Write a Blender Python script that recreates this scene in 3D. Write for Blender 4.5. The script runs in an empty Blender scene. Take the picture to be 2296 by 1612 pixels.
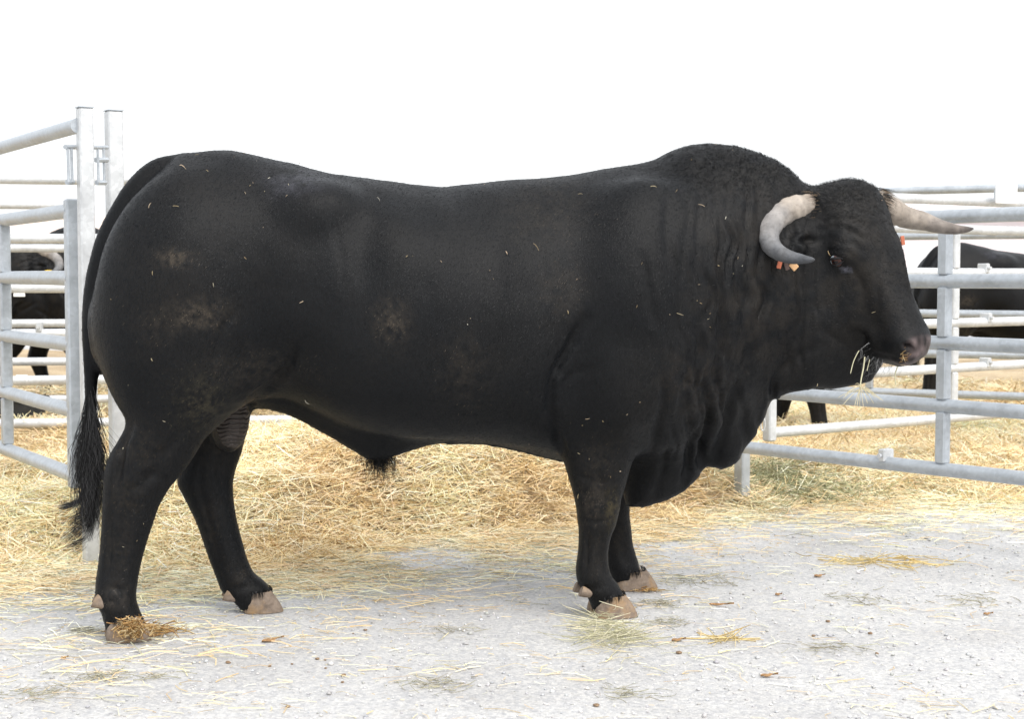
import bpy, math, random
import numpy as np
R = math.radians
rng = np.random.default_rng(7)
random.seed(7)

# ------------------------------------------------------------------ camera
scene = bpy.context.scene
IW, IH, FPX, HY = 2296.0, 1612.0, 3417.0, 620.0      # traced picture size, focal length and horizon in its pixels
CAM_H = 1.056
PITCH = math.atan((IH / 2 - HY) / FPX)
cam_d = bpy.data.cameras.new('camera')
cam = bpy.data.objects.new('camera', cam_d)
scene.collection.objects.link(cam)
cam_d.sensor_width = 36.0
cam_d.lens = 36.0 * FPX / IW
cam_d.clip_start = 0.05
cam_d.clip_end = 2000
cam.location = (0, 0, CAM_H)
cam.rotation_euler = (R(90) - PITCH, 0, 0)
cam_d.dof.use_dof = True
cam_d.dof.focus_distance = 4.75
cam_d.dof.aperture_fstop = 7.1
scene.camera = cam

# ------------------------------------------------------------------ sky, sun, exposure
SUN_EL, SUN_AZ = 50.0, 145.0          # azimuth clockwise from +Y (the camera looks along +Y): the sun is behind on the right
world = bpy.data.worlds.new('World')
scene.world = world
world.use_nodes = True
wt = world.node_tree
for n in list(wt.nodes):
    wt.nodes.remove(n)
w_out = wt.nodes.new('ShaderNodeOutputWorld')
w_bg = wt.nodes.new('ShaderNodeBackground')
w_sky = wt.nodes.new('ShaderNodeTexSky')
w_sky.sky_type = 'NISHITA'
w_sky.sun_disc = False
w_sky.sun_elevation = R(SUN_EL)
w_sky.sun_rotation = R(SUN_AZ)
w_sky.air_density = 1.0
w_sky.dust_density = 4.0
w_sky.ozone_density = 1.0
w_hsv = wt.nodes.new('ShaderNodeHueSaturation')
w_hsv.inputs['Saturation'].default_value = 0.45
w_mix = wt.nodes.new('ShaderNodeMixRGB')
w_mix.inputs['Fac'].default_value = 0.6
w_mix.inputs[2].default_value = (9.6, 9.8, 10.0, 1)     # thin bright cloud
wt.links.new(w_sky.outputs[0], w_hsv.inputs['Color'])
wt.links.new(w_hsv.outputs[0], w_mix.inputs[1])
wt.links.new(w_mix.outputs[0], w_bg.inputs['Color'])
w_bg.inputs['Strength'].default_value = 0.10
wt.links.new(w_bg.outputs[0], w_out.inputs['Surface'])

sun_d = bpy.data.lights.new('sun', 'SUN')
sun = bpy.data.objects.new('sun', sun_d)
scene.collection.objects.link(sun)
sun_d.energy = 1.3
sun_d.angle = R(45)
sun_d.color = (1.0, 0.965, 0.92)
_az, _el = R(SUN_AZ), R(SUN_EL)
from mathutils import Vector
_sd = Vector((math.sin(_az) * math.cos(_el), math.cos(_az) * math.cos(_el), math.sin(_el)))
sun.rotation_euler = _sd.to_track_quat('Z', 'Y').to_euler()
sun.location = (2, -3, 6)
scene.view_settings.view_transform = 'Standard'
scene.view_settings.look = 'None'
scene.view_settings.exposure = 0.95
scene.view_settings.gamma = 1.0
scene.render.engine = 'CYCLES'
scene.cycles.max_bounces = 6

# ------------------------------------------------------------------ helpers
COS, SIN = math.cos, math.sin

def ray(px, py):
    dx = (px - IW / 2) / FPX
    up = (IH / 2 - py) / FPX
    return np.array([dx, COS(PITCH) + SIN(PITCH) * up, -SIN(PITCH) + COS(PITCH) * up])

def at_y(px, py, Y):
    d = ray(px, py)
    t = Y / d[1]
    return np.array([d[0] * t, Y, CAM_H + d[2] * t])

def on_ground(px, py, z=0.0):
    d = ray(px, py)
    t = (z - CAM_H) / d[2]
    return np.array([d[0] * t, d[1] * t, z])

def tag(o, label=None, cat=None, group=None, kind=None):
    if label: o['label'] = label
    if cat: o['category'] = cat
    if group: o['group'] = group
    if kind: o['kind'] = kind
    return o

def link(name, me, mat=None, parent=None):
    o = bpy.data.objects.new(name, me)
    scene.collection.objects.link(o)
    if mat is not None and me is not None:
        me.materials.append(mat)
    if parent is not None:
        o.parent = parent
    return o

def empty(name, loc=(0, 0, 0), rotz=0.0):
    o = bpy.data.objects.new(name, None)
    scene.collection.objects.link(o)
    o.location = loc
    o.rotation_euler = (0, 0, rotz)
    o.empty_display_size = 0.1
    return o

def np_mesh(name, V, faces, smooth=True, col=None, colname='tint'):
    """faces: (N,3) or (N,4) int array; col: (nverts,4) float"""
    V = np.asarray(V, dtype=np.float32)
    faces = np.asarray(faces, dtype=np.int32)
    me = bpy.data.meshes.new(name)
    n, k = faces.shape
    me.vertices.add(len(V))
    me.vertices.foreach_set('co', V.ravel())
    me.loops.add(n * k)
    me.loops.foreach_set('vertex_index', faces.ravel())
    me.polygons.add(n)
    me.polygons.foreach_set('loop_start', np.arange(0, n * k, k, dtype=np.int32))
    me.polygons.foreach_set('loop_total', np.full(n, k, dtype=np.int32))
    if smooth:
        me.polygons.foreach_set('use_smooth', np.ones(n, dtype=bool))
    me.update(calc_edges=True)
    me.validate()
    if col is not None:
        a = me.color_attributes.new(colname, 'FLOAT_COLOR', 'POINT')
        a.data.foreach_set('color', np.asarray(col, dtype=np.float32).ravel())
    return me

class MB:
    """collects simple shapes into one mesh"""
    def __init__(self):
        self.v, self.f = [], []
    def add(self, V, F):
        b = len(self.v)
        self.v += [tuple(map(float, p)) for p in V]
        self.f += [tuple(int(i) + b for i in q) for q in F]
    def box(self, c, size, rotz=0.0, bev=0.0):
        hx, hy, hz = [s / 2 for s in size]
        ca, sa = COS(rotz), SIN(rotz)
        if bev <= 0:
            pts = [(x, y, z) for z in (-hz, hz) for (x, y) in ((-hx, -hy), (hx, -hy), (hx, hy), (-hx, hy))]
            fs = [(0, 3, 2, 1), (4, 5, 6, 7), (0, 1, 5, 4), (1, 2, 6, 5), (2, 3, 7, 6), (3, 0, 4, 7)]
        else:
            ring = []
            for (sx, sy) in ((-1, -1), (1, -1), (1, 1), (-1, 1)):
                a = (sx * (hx - bev), sy * hy); b2 = (sx * hx, sy * (hy - bev))
                ring += [a, b2] if sx * sy < 0 else [b2, a]
            rings = [(1 - bev / hx, 1 - bev / hy, -hz), (1, 1, -hz + bev), (1, 1, hz - bev), (1 - bev / hx, 1 - bev / hy, hz)]
            pts = [(x * r[0], y * r[1], r[2]) for r in rings for (x, y) in ring]
            m = 8
            fs = [tuple(reversed(range(m))), tuple(range(3 * m, 4 * m))]
            for k in range(3):
                for i in range(m):
                    j = (i + 1) % m
                    fs.append((k * m + i, k * m + j, (k + 1) * m + j, (k + 1) * m + i))
        self.add([(c[0] + x * ca - y * sa, c[1] + x * sa + y * ca, c[2] + z) for x, y, z in pts], fs)
    def tube(self, pts, rad, n=12, caps=True):
        pts = [np.asarray(p, float) for p in pts]
        m = len(pts)
        rad = [rad] * m if np.isscalar(rad) else list(rad)
        up = None
        V = []
        for i in range(m):
            t = pts[min(i + 1, m - 1)] - pts[max(i - 1, 0)]
            t = t / (np.linalg.norm(t) + 1e-9)
            if up is None:
                a = np.array([0, 0, 1.0]) if abs(t[2]) < .9 else np.array([1.0, 0, 0])
            else:
                a = up
            b = a - t * np.dot(a, t); b /= np.linalg.norm(b) + 1e-9
            up = b
            c = np.cross(t, b)
            for k in range(n):
                th = 2 * math.pi * k / n
                V.append(pts[i] + rad[i] * (COS(th) * b + SIN(th) * c))
        F = []
        for i in range(m - 1):
            for k in range(n):
                k2 = (k + 1) % n
                F.append((i * n + k, i * n + k2, (i + 1) * n + k2, (i + 1) * n + k))
        if caps:
            F.append(tuple(reversed(range(n))))
            F.append(tuple(range((m - 1) * n, m * n)))
        self.add(V, F)
    def build(self, name, mat, parent=None, smooth=True, angle=40):
        me = bpy.data.meshes.new(name)
        me.from_pydata(self.v, [], self.f)
        me.update()
        if smooth:
            me.polygons.foreach_set('use_smooth', np.ones(len(me.polygons), dtype=bool))
            try:
                me.set_sharp_from_angle(angle=R(angle))
            except Exception:
                pass
        return link(name, me, mat, parent)

# value noise ------------------------------------------------------
_LAT = rng.random((64, 64, 64)).astype(np.float32) * 2 - 1

def vnoise(P, scale, seed=0):
    Q = np.asarray(P, dtype=np.float64) / scale + seed * 17.31
    i = np.floor(Q).astype(np.int64)
    f = Q - i
    f = f * f * (3 - 2 * f)
    i &= 63
    j = (i + 1) & 63
    x0, y0, z0 = i[:, 0], i[:, 1], i[:, 2]
    x1, y1, z1 = j[:, 0], j[:, 1], j[:, 2]
    fx, fy, fz = f[:, 0], f[:, 1], f[:, 2]
    def L(a, b, c): return _LAT[a, b, c]
    c00 = L(x0, y0, z0) * (1 - fx) + L(x1, y0, z0) * fx
    c10 = L(x0, y1, z0) * (1 - fx) + L(x1, y1, z0) * fx
    c01 = L(x0, y0, z1) * (1 - fx) + L(x1, y0, z1) * fx
    c11 = L(x0, y1, z1) * (1 - fx) + L(x1, y1, z1) * fx
    return (c00 * (1 - fy) + c10 * fy) * (1 - fz) + (c01 * (1 - fy) + c11 * fy) * fz

# material helpers ---------------------------------------------------
def new_mat(name):
    m = bpy.data.materials.new(name)
    m.use_nodes = True
    nt = m.node_tree
    return m, nt, nt.nodes['Principled BSDF']

def nd(nt, typ, **kw):
    n = nt.nodes.new(typ)
    for k, v in kw.items():
        if k in n.inputs.keys():
            n.inputs[k].default_value = v
        else:
            setattr(n, k, v)
    return n

def ramp(nt, stops, interp='LINEAR'):
    r = nt.nodes.new('ShaderNodeValToRGB')
    r.color_ramp.interpolation = interp
    el = r.color_ramp.elements
    while len(el) < len(stops):
        el.new(0.5)
    for e, (p, c) in zip(el, stops):
        e.position = p
        e.color = (c[0], c[1], c[2], 1)
    return r

def coords(nt, scale=(1, 1, 1), kind='Object'):
    tc = nt.nodes.new('ShaderNodeTexCoord')
    mp = nt.nodes.new('ShaderNodeMapping')
    mp.inputs['Scale'].default_value = scale
    nt.links.new(tc.outputs[kind], mp.inputs['Vector'])
    return mp.outputs[0]

# --- galvanised steel
def steel(name, base=(0.47, 0.505, 0.54), rough=0.42):
    m, nt, p = new_mat(name)
    v = coords(nt)
    vo = nd(nt, 'ShaderNodeTexVoronoi', Scale=70.0)
    nz = nd(nt, 'ShaderNodeTexNoise', Scale=9.0, Detail=6.0)
    nt.links.new(v, vo.inputs['Vector']); nt.links.new(v, nz.inputs['Vector'])
    b = np.array(base)
    r = ramp(nt, [(0.25, b * 0.80), (0.5, b), (0.75, np.minimum(b * 1.13, .8))])
    bw = nd(nt, 'ShaderNodeRGBToBW'); nt.links.new(vo.outputs['Color'], bw.inputs[0])
    mx = nd(nt, 'ShaderNodeMixRGB', blend_type='MULTIPLY', Fac=0.18)
    nt.links.new(nz.outputs['Fac'], r.inputs[0])
    nt.links.new(r.outputs[0], mx.inputs[1]); nt.links.new(bw.outputs[0], mx.inputs[2])
    # thin rust / dung marks
    n2 = nd(nt, 'ShaderNodeTexNoise', Scale=5.0, Detail=8.0, Roughness=0.7)
    nt.links.new(v, n2.inputs['Vector'])
    r2 = ramp(nt, [(0.66, (0, 0, 0)), (0.72, (1, 1, 1))])
    nt.links.new(n2.outputs['Fac'], r2.inputs[0])
    m2 = nd(nt, 'ShaderNodeMixRGB'); m2.inputs[2].default_value = (0.28, 0.21, 0.15, 1)
    mul = nd(nt, 'ShaderNodeMath', operation='MULTIPLY'); mul.inputs[1].default_value = 0.45
    nt.links.new(r2.outputs[0], mul.inputs[0]); nt.links.new(mul.outputs[0], m2.inputs['Fac'])
    nt.links.new(mx.outputs[0], m2.inputs[1])
    nt.links.new(m2.outputs[0], p.inputs['Base Color'])
    p.inputs['Metallic'].default_value = 0.35
    rr = ramp(nt, [(0.3, (rough - .1,) * 3), (0.7, (rough + .15,) * 3)])
    nt.links.new(nz.outputs['Fac'], rr.inputs[0]); nt.links.new(rr.outputs[0], p.inputs['Roughness'])
    bp = nd(nt, 'ShaderNodeBump', Strength=0.15, Distance=0.002)
    nt.links.new(n2.outputs['Fac'], bp.inputs['Height']); nt.links.new(bp.outputs[0], p.inputs['Normal'])
    return m

M = {}
M['steel'] = steel('galvanised_steel')
M['steel_pale'] = steel('pale_galvanised_steel', (0.65, 0.665, 0.675), 0.5)

# --- black coat (vertex attribute 'tint' = bare skin / dirt colour, alpha = amount)
def coat_mat(name, k=1.0):
    m, nt, p = new_mat(name)
    at = nd(nt, 'ShaderNodeAttribute', attribute_name='tint')
    v = coords(nt)
    vf = coords(nt, (60, 60, 16))
    n1 = nd(nt, 'ShaderNodeTexNoise', Scale=2.6, Detail=5.0, Roughness=0.6)
    n2 = nd(nt, 'ShaderNodeTexNoise', Scale=3.2, Detail=6.0, Roughness=0.65)
    n3 = nd(nt, 'ShaderNodeTexNoise', Scale=55.0, Detail=3.0)
    nt.links.new(v, n1.inputs['Vector']); nt.links.new(vf, n2.inputs['Vector']); nt.links.new(v, n3.inputs['Vector'])
    r1 = ramp(nt, [(0.35, (0.0075 * k, 0.0085 * k, 0.0105 * k)), (0.55, (0.0105 * k, 0.0108 * k, 0.0118 * k)), (0.72, (0.0155 * k, 0.0145 * k, 0.0140 * k))])
    nt.links.new(n1.outputs['Fac'], r1.inputs[0])
    mx = nd(nt, 'ShaderNodeMixRGB', blend_type='MULTIPLY', Fac=0.8)
    r2 = ramp(nt, [(0.3, (0.45, 0.45, 0.45)), (0.7, (1.4, 1.4, 1.4))])
    nt.links.new(n2.outputs['Fac'], r2.inputs[0])
    nt.links.new(r1.outputs[0], mx.inputs[1]); nt.links.new(r2.outputs[0], mx.inputs[2])
    m3 = nd(nt, 'ShaderNodeMixRGB')
    nt.links.new(at.outputs['Alpha'], m3.inputs['Fac'])
    nt.links.new(mx.outputs[0], m3.inputs[1]); nt.links.new(at.outputs['Color'], m3.inputs[2])
    nt.links.new(m3.outputs[0], p.inputs['Base Color'])
    p.inputs['Roughness'].default_value = 0.5
    p.inputs['Specular IOR Level'].default_value = 0.15
    p.inputs['Sheen Weight'].default_value = 0.02
    p.inputs['Sheen Roughness'].default_value = 0.4
    p.inputs['Sheen Tint'].default_value = (0.75, 0.85, 1.0, 1)
    b1 = nd(nt, 'ShaderNodeBump', Strength=0.35, Distance=0.004)
    nt.links.new(n2.outputs['Fac'], b1.inputs['Height'])
    b2 = nd(nt, 'ShaderNodeBump', Strength=0.25, Distance=0.003)
    nt.links.new(n3.outputs['Fac'], b2.inputs['Height']); nt.links.new(b1.outputs[0], b2.inputs['Normal'])
    nt.links.new(b2.outputs[0], p.inputs['Normal'])
    return m

def simple(name, col, rough=0.6, spec=0.3, var=0.15, scale=40.0, bump=0.2):
    m, nt, p = new_mat(name)
    v = coords(nt)
    n = nd(nt, 'ShaderNodeTexNoise', Scale=scale, Detail=6.0, Roughness=0.65)
    nt.links.new(v, n.inputs['Vector'])
    c = np.array(col)
    r = ramp(nt, [(0.3, c * (1 - var * 2)), (0.55, c), (0.75, np.minimum(c * (1 + var * 2), .9))])
    nt.links.new(n.outputs['Fac'], r.inputs[0]); nt.links.new(r.outputs[0], p.inputs['Base Color'])
    p.inputs['Roughness'].default_value = rough
    p.inputs['Specular IOR Level'].default_value = spec
    b = nd(nt, 'ShaderNodeBump', Strength=bump, Distance=0.003)
    nt.links.new(n.outputs['Fac'], b.inputs['Height']); nt.links.new(b.outputs[0], p.inputs['Normal'])
    return m

def tint_mat(name, rough=0.6, spec=0.3, trans=0.0):
    m, nt, p = new_mat(name)
    at = nd(nt, 'ShaderNodeAttribute', attribute_name='tint')
    nt.links.new(at.outputs['Color'], p.inputs['Base Color'])
    p.inputs['Roughness'].default_value = rough
    p.inputs['Specular IOR Level'].default_value = spec
    return m

M['coat'] = coat_mat('black_coat', .55)
M['hair'] = tint_mat('black_hair', 0.37, 0.20)
M['straw'] = tint_mat('straw_stalks', 0.55, 0.3)
M['horn'] = None

# ------------------------------------------------------------------ ground: pale compacted gravel
def gravel_mat():
    m, nt, p = new_mat('pale_gravel')
    v = coords(nt)
    vo = nd(nt, 'ShaderNodeTexVoronoi', Scale=150.0)
    vo2 = nd(nt, 'ShaderNodeTexVoronoi', Scale=70.0)
    nb = nd(nt, 'ShaderNodeTexNoise', Scale=1.1, Detail=8.0, Roughness=.62)
    nm = nd(nt, 'ShaderNodeTexNoise', Scale=14.0, Detail=6.0, Roughness=.7)
    for q in (vo, vo2, nb, nm): nt.links.new(v, q.inputs['Vector'])
    sp = nd(nt, 'ShaderNodeSeparateColor'); nt.links.new(vo.outputs['Color'], sp.inputs[0])
    r = ramp(nt, [(0, (.39, .387, .385)), (.2, (.44, .438, .437)), (.6, (.485, .483, .480)), (.85, (.525, .52, .512)), (1, (.58, .57, .555))])
    nt.links.new(sp.outputs[0], r.inputs[0])
    sp2 = nd(nt, 'ShaderNodeSeparateColor'); nt.links.new(vo2.outputs['Color'], sp2.inputs[0])
    r2 = ramp(nt, [(0, (.80, .81, .84)), (.5, (1, 1, 1)), (1, (1.10, 1.09, 1.06))])
    nt.links.new(sp2.outputs[1], r2.inputs[0])
    m1 = nd(nt, 'ShaderNodeMixRGB', blend_type='MULTIPLY', Fac=.7)
    nt.links.new(r.outputs[0], m1.inputs[1]); nt.links.new(r2.outputs[0], m1.inputs[2])
    rb = ramp(nt, [(.3, (.84, .83, .82)), (.5, (1, 1, 1)), (.7, (1.07, 1.07, 1.06))])
    nt.links.new(nb.outputs['Fac'], rb.inputs[0])
    m2 = nd(nt, 'ShaderNodeMixRGB', blend_type='MULTIPLY', Fac=1.0)
    nt.links.new(m1.outputs[0], m2.inputs[1]); nt.links.new(rb.outputs[0], m2.inputs[2])
    # chaff and dung dust trodden into the stones
    rs = ramp(nt, [(.60, (0, 0, 0)), (.72, (1, 1, 1))])
    nt.links.new(nm.outputs['Fac'], rs.inputs[0])
    ms = nd(nt, 'ShaderNodeMath', operation='MULTIPLY'); ms.inputs[1].default_value = .35
    nt.links.new(rs.outputs[0], ms.inputs[0])
    m3 = nd(nt, 'ShaderNodeMixRGB'); m3.inputs[2].default_value = (.40, .34, .24, 1)
    nt.links.new(ms.outputs[0], m3.inputs['Fac']); nt.links.new(m2.outputs[0], m3.inputs[1])
    nt.links.new(m3.outputs[0], p.inputs['Base Color'])
    p.inputs['Roughness'].default_value = .85
    p.inputs['Specular IOR Level'].default_value = .25
    b = nd(nt, 'ShaderNodeBump', Strength=.4, Distance=.003); b.invert = True
    nt.links.new(vo.outputs['Distance'], b.inputs['Height'])
    b2 = nd(nt, 'ShaderNodeBump', Strength=.5, Distance=.01)
    nt.links.new(nm.outputs['Fac'], b2.inputs['Height']); nt.links.new(b.outputs[0], b2.inputs['Normal'])
    nt.links.new(b2.outputs[0], p.inputs['Normal'])
    return m
M['gravel'] = gravel_mat()
g = bpy.data.meshes.new('ground')
g.from_pydata([(-400, -50, 0), (400, -50, 0), (400, 700, 0), (-400, 700, 0)], [], [(0, 1, 2, 3)])
ground = link('ground', g, M['gravel'])
tag(ground, kind='structure')

# loose stones lying on the gravel
def loose_stones():
    n = 5000
    X = rng.uniform(-2.6, 2.6, n); Y = 3.3 + rng.random(n) ** 1.3 * 3.2
    s = rng.lognormal(math.log(.0036), .35, n)
    ico = np.array([(1, 0, 0), (-1, 0, 0), (0, 1, 0), (0, -1, 0), (0, 0, 1), (0, 0, -1)], float)
    fc = np.array([(0, 2, 4), (2, 1, 4), (1, 3, 4), (3, 0, 4), (2, 0, 5), (1, 2, 5), (3, 1, 5), (0, 3, 5)])
    V = ico[None] * (1 + rng.normal(0, .25, (n, 6, 1))) * s[:, None, None] * np.array([1.15, 1, .7])
    a = rng.uniform(0, 6.28, n); c_, s_ = np.cos(a)[:, None], np.sin(a)[:, None]
    V = np.stack([V[..., 0] * c_ - V[..., 1] * s_ + X[:, None], V[..., 0] * s_ + V[..., 1] * c_ + Y[:, None], V[..., 2] + .35 * s[:, None]], -1)
    g_ = rng.uniform(.36, .70, n)
    col = np.stack([g_ * rng.uniform(.97, 1.05, n), g_, g_ * rng.uniform(.93, 1.06, n), np.ones(n)], 1)
    F = (fc[None] + (np.arange(n) * 6)[:, None, None]).reshape(-1, 3)
    m = tint_mat('stone', .8, .25)
    o = link('loose_gravel', np_mesh('loose_gravel', V.reshape(-1, 3), F, False, np.repeat(col, 6, 0)), m)
    tag(o, 'loose pale grey stones lying on the gravel yard', 'gravel', kind='stuff')
loose_stones()

# ------------------------------------------------------------------ straw bedding
FRONT = np.array([on_ground(x, y)[:2] for x, y in [(-500, 1270), (0, 1285), (200, 1262), (420, 1285), (640, 1272), (800, 1235), (1000, 1205), (1200, 1180), (1400, 1172), (1600, 1150), (1800, 1128), (2050, 1122), (2296, 1126), (2700, 1150)]])
def front_y(X):
    return np.interp(X, FRONT[:, 0], FRONT[:, 1])

def straw_h(X, Y):
    """height of the straw over the yard; below zero in front of its edge"""
    P = np.stack([X, Y, X * 0], 1)
    u = Y - front_y(X) + vnoise(P, .35, 2) * .14 + vnoise(P, .12, 4) * .05
    t = np.clip(u / 1.0, 0, 1)
    base = .10 * t * t * (3 - 2 * t) * np.interp(Y, [7.6, 9.2], [1, .35])
    bumps = (vnoise(P, .7, 5) * .06 + vnoise(P, .28, 6) * .05 + vnoise(P, .11, 7) * .022) * np.clip(u / .5, 0, 1) * np.interp(Y, [7.6, 9.2], [1, .5])
    # heap under the belly of the bull, low mounds further back
    heap = .27 * np.exp(-(((X + .45) / 1.05) ** 2 + ((Y - 7.0) / .8) ** 2)) * np.clip(u / .4, 0, 1)
    heap += .14 * np.exp(-(((X + 2.3) / .9) ** 2 + ((Y - 8.6) / .8) ** 2))
    heap += .24 * np.exp(-(((X - 3.7) / .9) ** 2 + ((Y - 10.3) / .7) ** 2))
    heap += .15 * np.exp(-(((X - 1.02) / .35) ** 2 + ((Y - 6.85) / .28) ** 2)) * np.clip(u / .3, 0, 1)
    heap += .24 * np.exp(-(((X + 3.3) / 1.0) ** 2 + ((Y - 10.4) / .6) ** 2))
    edge = -.03 * np.clip(-u / .05, 0, 1)
    return np.maximum(base + bumps, .004 * (u > 0)) * (u > 0) + heap + edge, u

def straw_base():
    xs = np.concatenate([np.arange(-14, -6.0, .4), np.arange(-6.0, 6.01, .06), np.arange(6.4, 14, .4)]); ys = np.concatenate([np.arange(4.9, 15.0, .06), np.arange(15.0, 21.0, .3)])
    XX, YY = np.meshgrid(xs, ys, indexing='ij')
    h, u = straw_h(XX.ravel(), YY.ravel())
    V = np.stack([XX.ravel(), YY.ravel(), h], 1)
    nx, ny = XX.shape
    i = (np.arange(nx - 1)[:, None] * ny + np.arange(ny - 1)[None]).ravel()
    F = np.stack([i, i + ny, i + ny + 1, i + 1], 1)
    keep = (u[F] > -.10).any(1)
    F = F[keep]
    m, nt, p = new_mat('trodden_straw')
    v = coords(nt, (1, 1, 1))
    n1 = nd(nt, 'ShaderNodeTexNoise', Scale=26.0, Detail=8.0, Roughness=.75, Distortion=2.0)
    n2 = nd(nt, 'ShaderNodeTexNoise', Scale=.9, Detail=4.0)
    nt.links.new(v, n1.inputs['Vector']); nt.links.new(v, n2.inputs['Vector'])
    r1 = ramp(nt, [(.3, (.32, .235, .135)), (.5, (.54, .42, .26)), (.7, (.68, .57, .39))])
    nt.links.new(n1.outputs['Fac'], r1.inputs[0])
    r2 = ramp(nt, [(.40, (.5, .42, .36)), (.56, (1, 1, 1))])
    nt.links.new(n2.outputs['Fac'], r2.inputs[0])
    mx = nd(nt, 'ShaderNodeMixRGB', blend_type='MULTIPLY', Fac=.6)
    nt.links.new(r1.outputs[0], mx.inputs[1]); nt.links.new(r2.outputs[0], mx.inputs[2])
    nt.links.new(mx.outputs[0], p.inputs['Base Color'])
    p.inputs['Roughness'].default_value = .8
    b = nd(nt, 'ShaderNodeBump', Strength=.8, Distance=.02)
    nt.links.new(n1.outputs['Fac'], b.inputs['Height']); nt.links.new(b.outputs[0], p.inputs['Normal'])
    return np_mesh('straw_bedding', V, F, True), m

def straw_strands(n, X, Y, Z, L, W, flat, col, heading=None, nseg=2):
    th = rng.uniform(0, 2 * math.pi, n) if heading is None else heading
    el = rng.normal(0, flat, n)
    D = np.stack([np.cos(th) * np.cos(el), np.sin(th) * np.cos(el), np.sin(el)], 1)
    C = np.stack([X, Y, Z], 1)
    t = np.linspace(-.5, .5, nseg + 1)
    kink = rng.normal(0, .10, (n, 3)) * L[:, None]; kink[:, 2] = np.abs(kink[:, 2]) * .5
    P = C[:, None] + D[:, None] * (L[:, None] * t[None])[..., None] + kink[:, None] * (1 - 4 * t * t)[None, :, None]
    sd = np.cross(D, rng.normal(0, .5, (n, 3)) + np.array([0, 0, 1.0]))
    sd /= np.linalg.norm(sd, axis=1, keepdims=True) + 1e-9
    nrm = np.cross(sd, D)
    # three-sided stalk: left, ridge, right
    w = W[:, None, None] * .5
    A = P - sd[:, None] * w; B = P + nrm[:, None] * w * .8 * np.sign(nrm[:, 2:3])[:, None]; C2 = P + sd[:, None] * w
    V = np.stack([A, B, C2], 2).reshape(-1, 3)
    m = nseg + 1
    base = (np.arange(n) * m * 3)[:, None] + (np.arange(nseg) * 3)[None]
    F = np.concatenate([np.stack([base, base + 1, base + 4, base + 3], -1).reshape(-1, 4), np.stack([base + 1, base + 2, base + 5, base + 4], -1).reshape(-1, 4)])
    c = np.repeat(np.concatenate([col, np.ones((n, 1))], 1), m * 3, 0)
    return V, F, c

PAL = np.array([(.80, .67, .42), (.83, .74, .54), (.73, .57, .32), (.79, .62, .43), (.64, .48, .27), (.85, .80, .66), (.72, .55, .38), (.54, .39, .21)])
PW = np.array([.24, .2, .16, .13, .10, .08, .05, .04])
def straw_col(n, P):
    c = PAL[rng.choice(len(PAL), n, p=PW)] * rng.uniform(.98, 1.24, (n, 1))
    tone = np.clip(vnoise(P, .45, 31) * 1.2, -1, 1)[:, None]
    c = c * (1 + .20 * tone) * np.where(tone < -.2, (1.0, .95, .84), (1, 1, .97))
    return np.clip(c, .02, .88)

def green_patch(X, Y, c):
    """greenish hay lying at the foot of the pen gate"""
    for (px, py, rx, ry, k) in [(1770, 1085, .42, .22, .85), (1690, 1075, .2, .2, .8), (1870, 1110, .35, .15, .7), (2180, 1118, .22, .08, .8)]:
        q = on_ground(px, py, .06)
        g_ = np.exp(-(((X - q[0]) / rx) ** 2 + ((Y - q[1]) / ry) ** 2)) * k
        pick = rng.random(len(X)) < g_
        c[pick] = np.array([(.36, .36, .20)]) * rng.uniform(.6, 1.25, (pick.sum(), 1))
    return c

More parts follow.
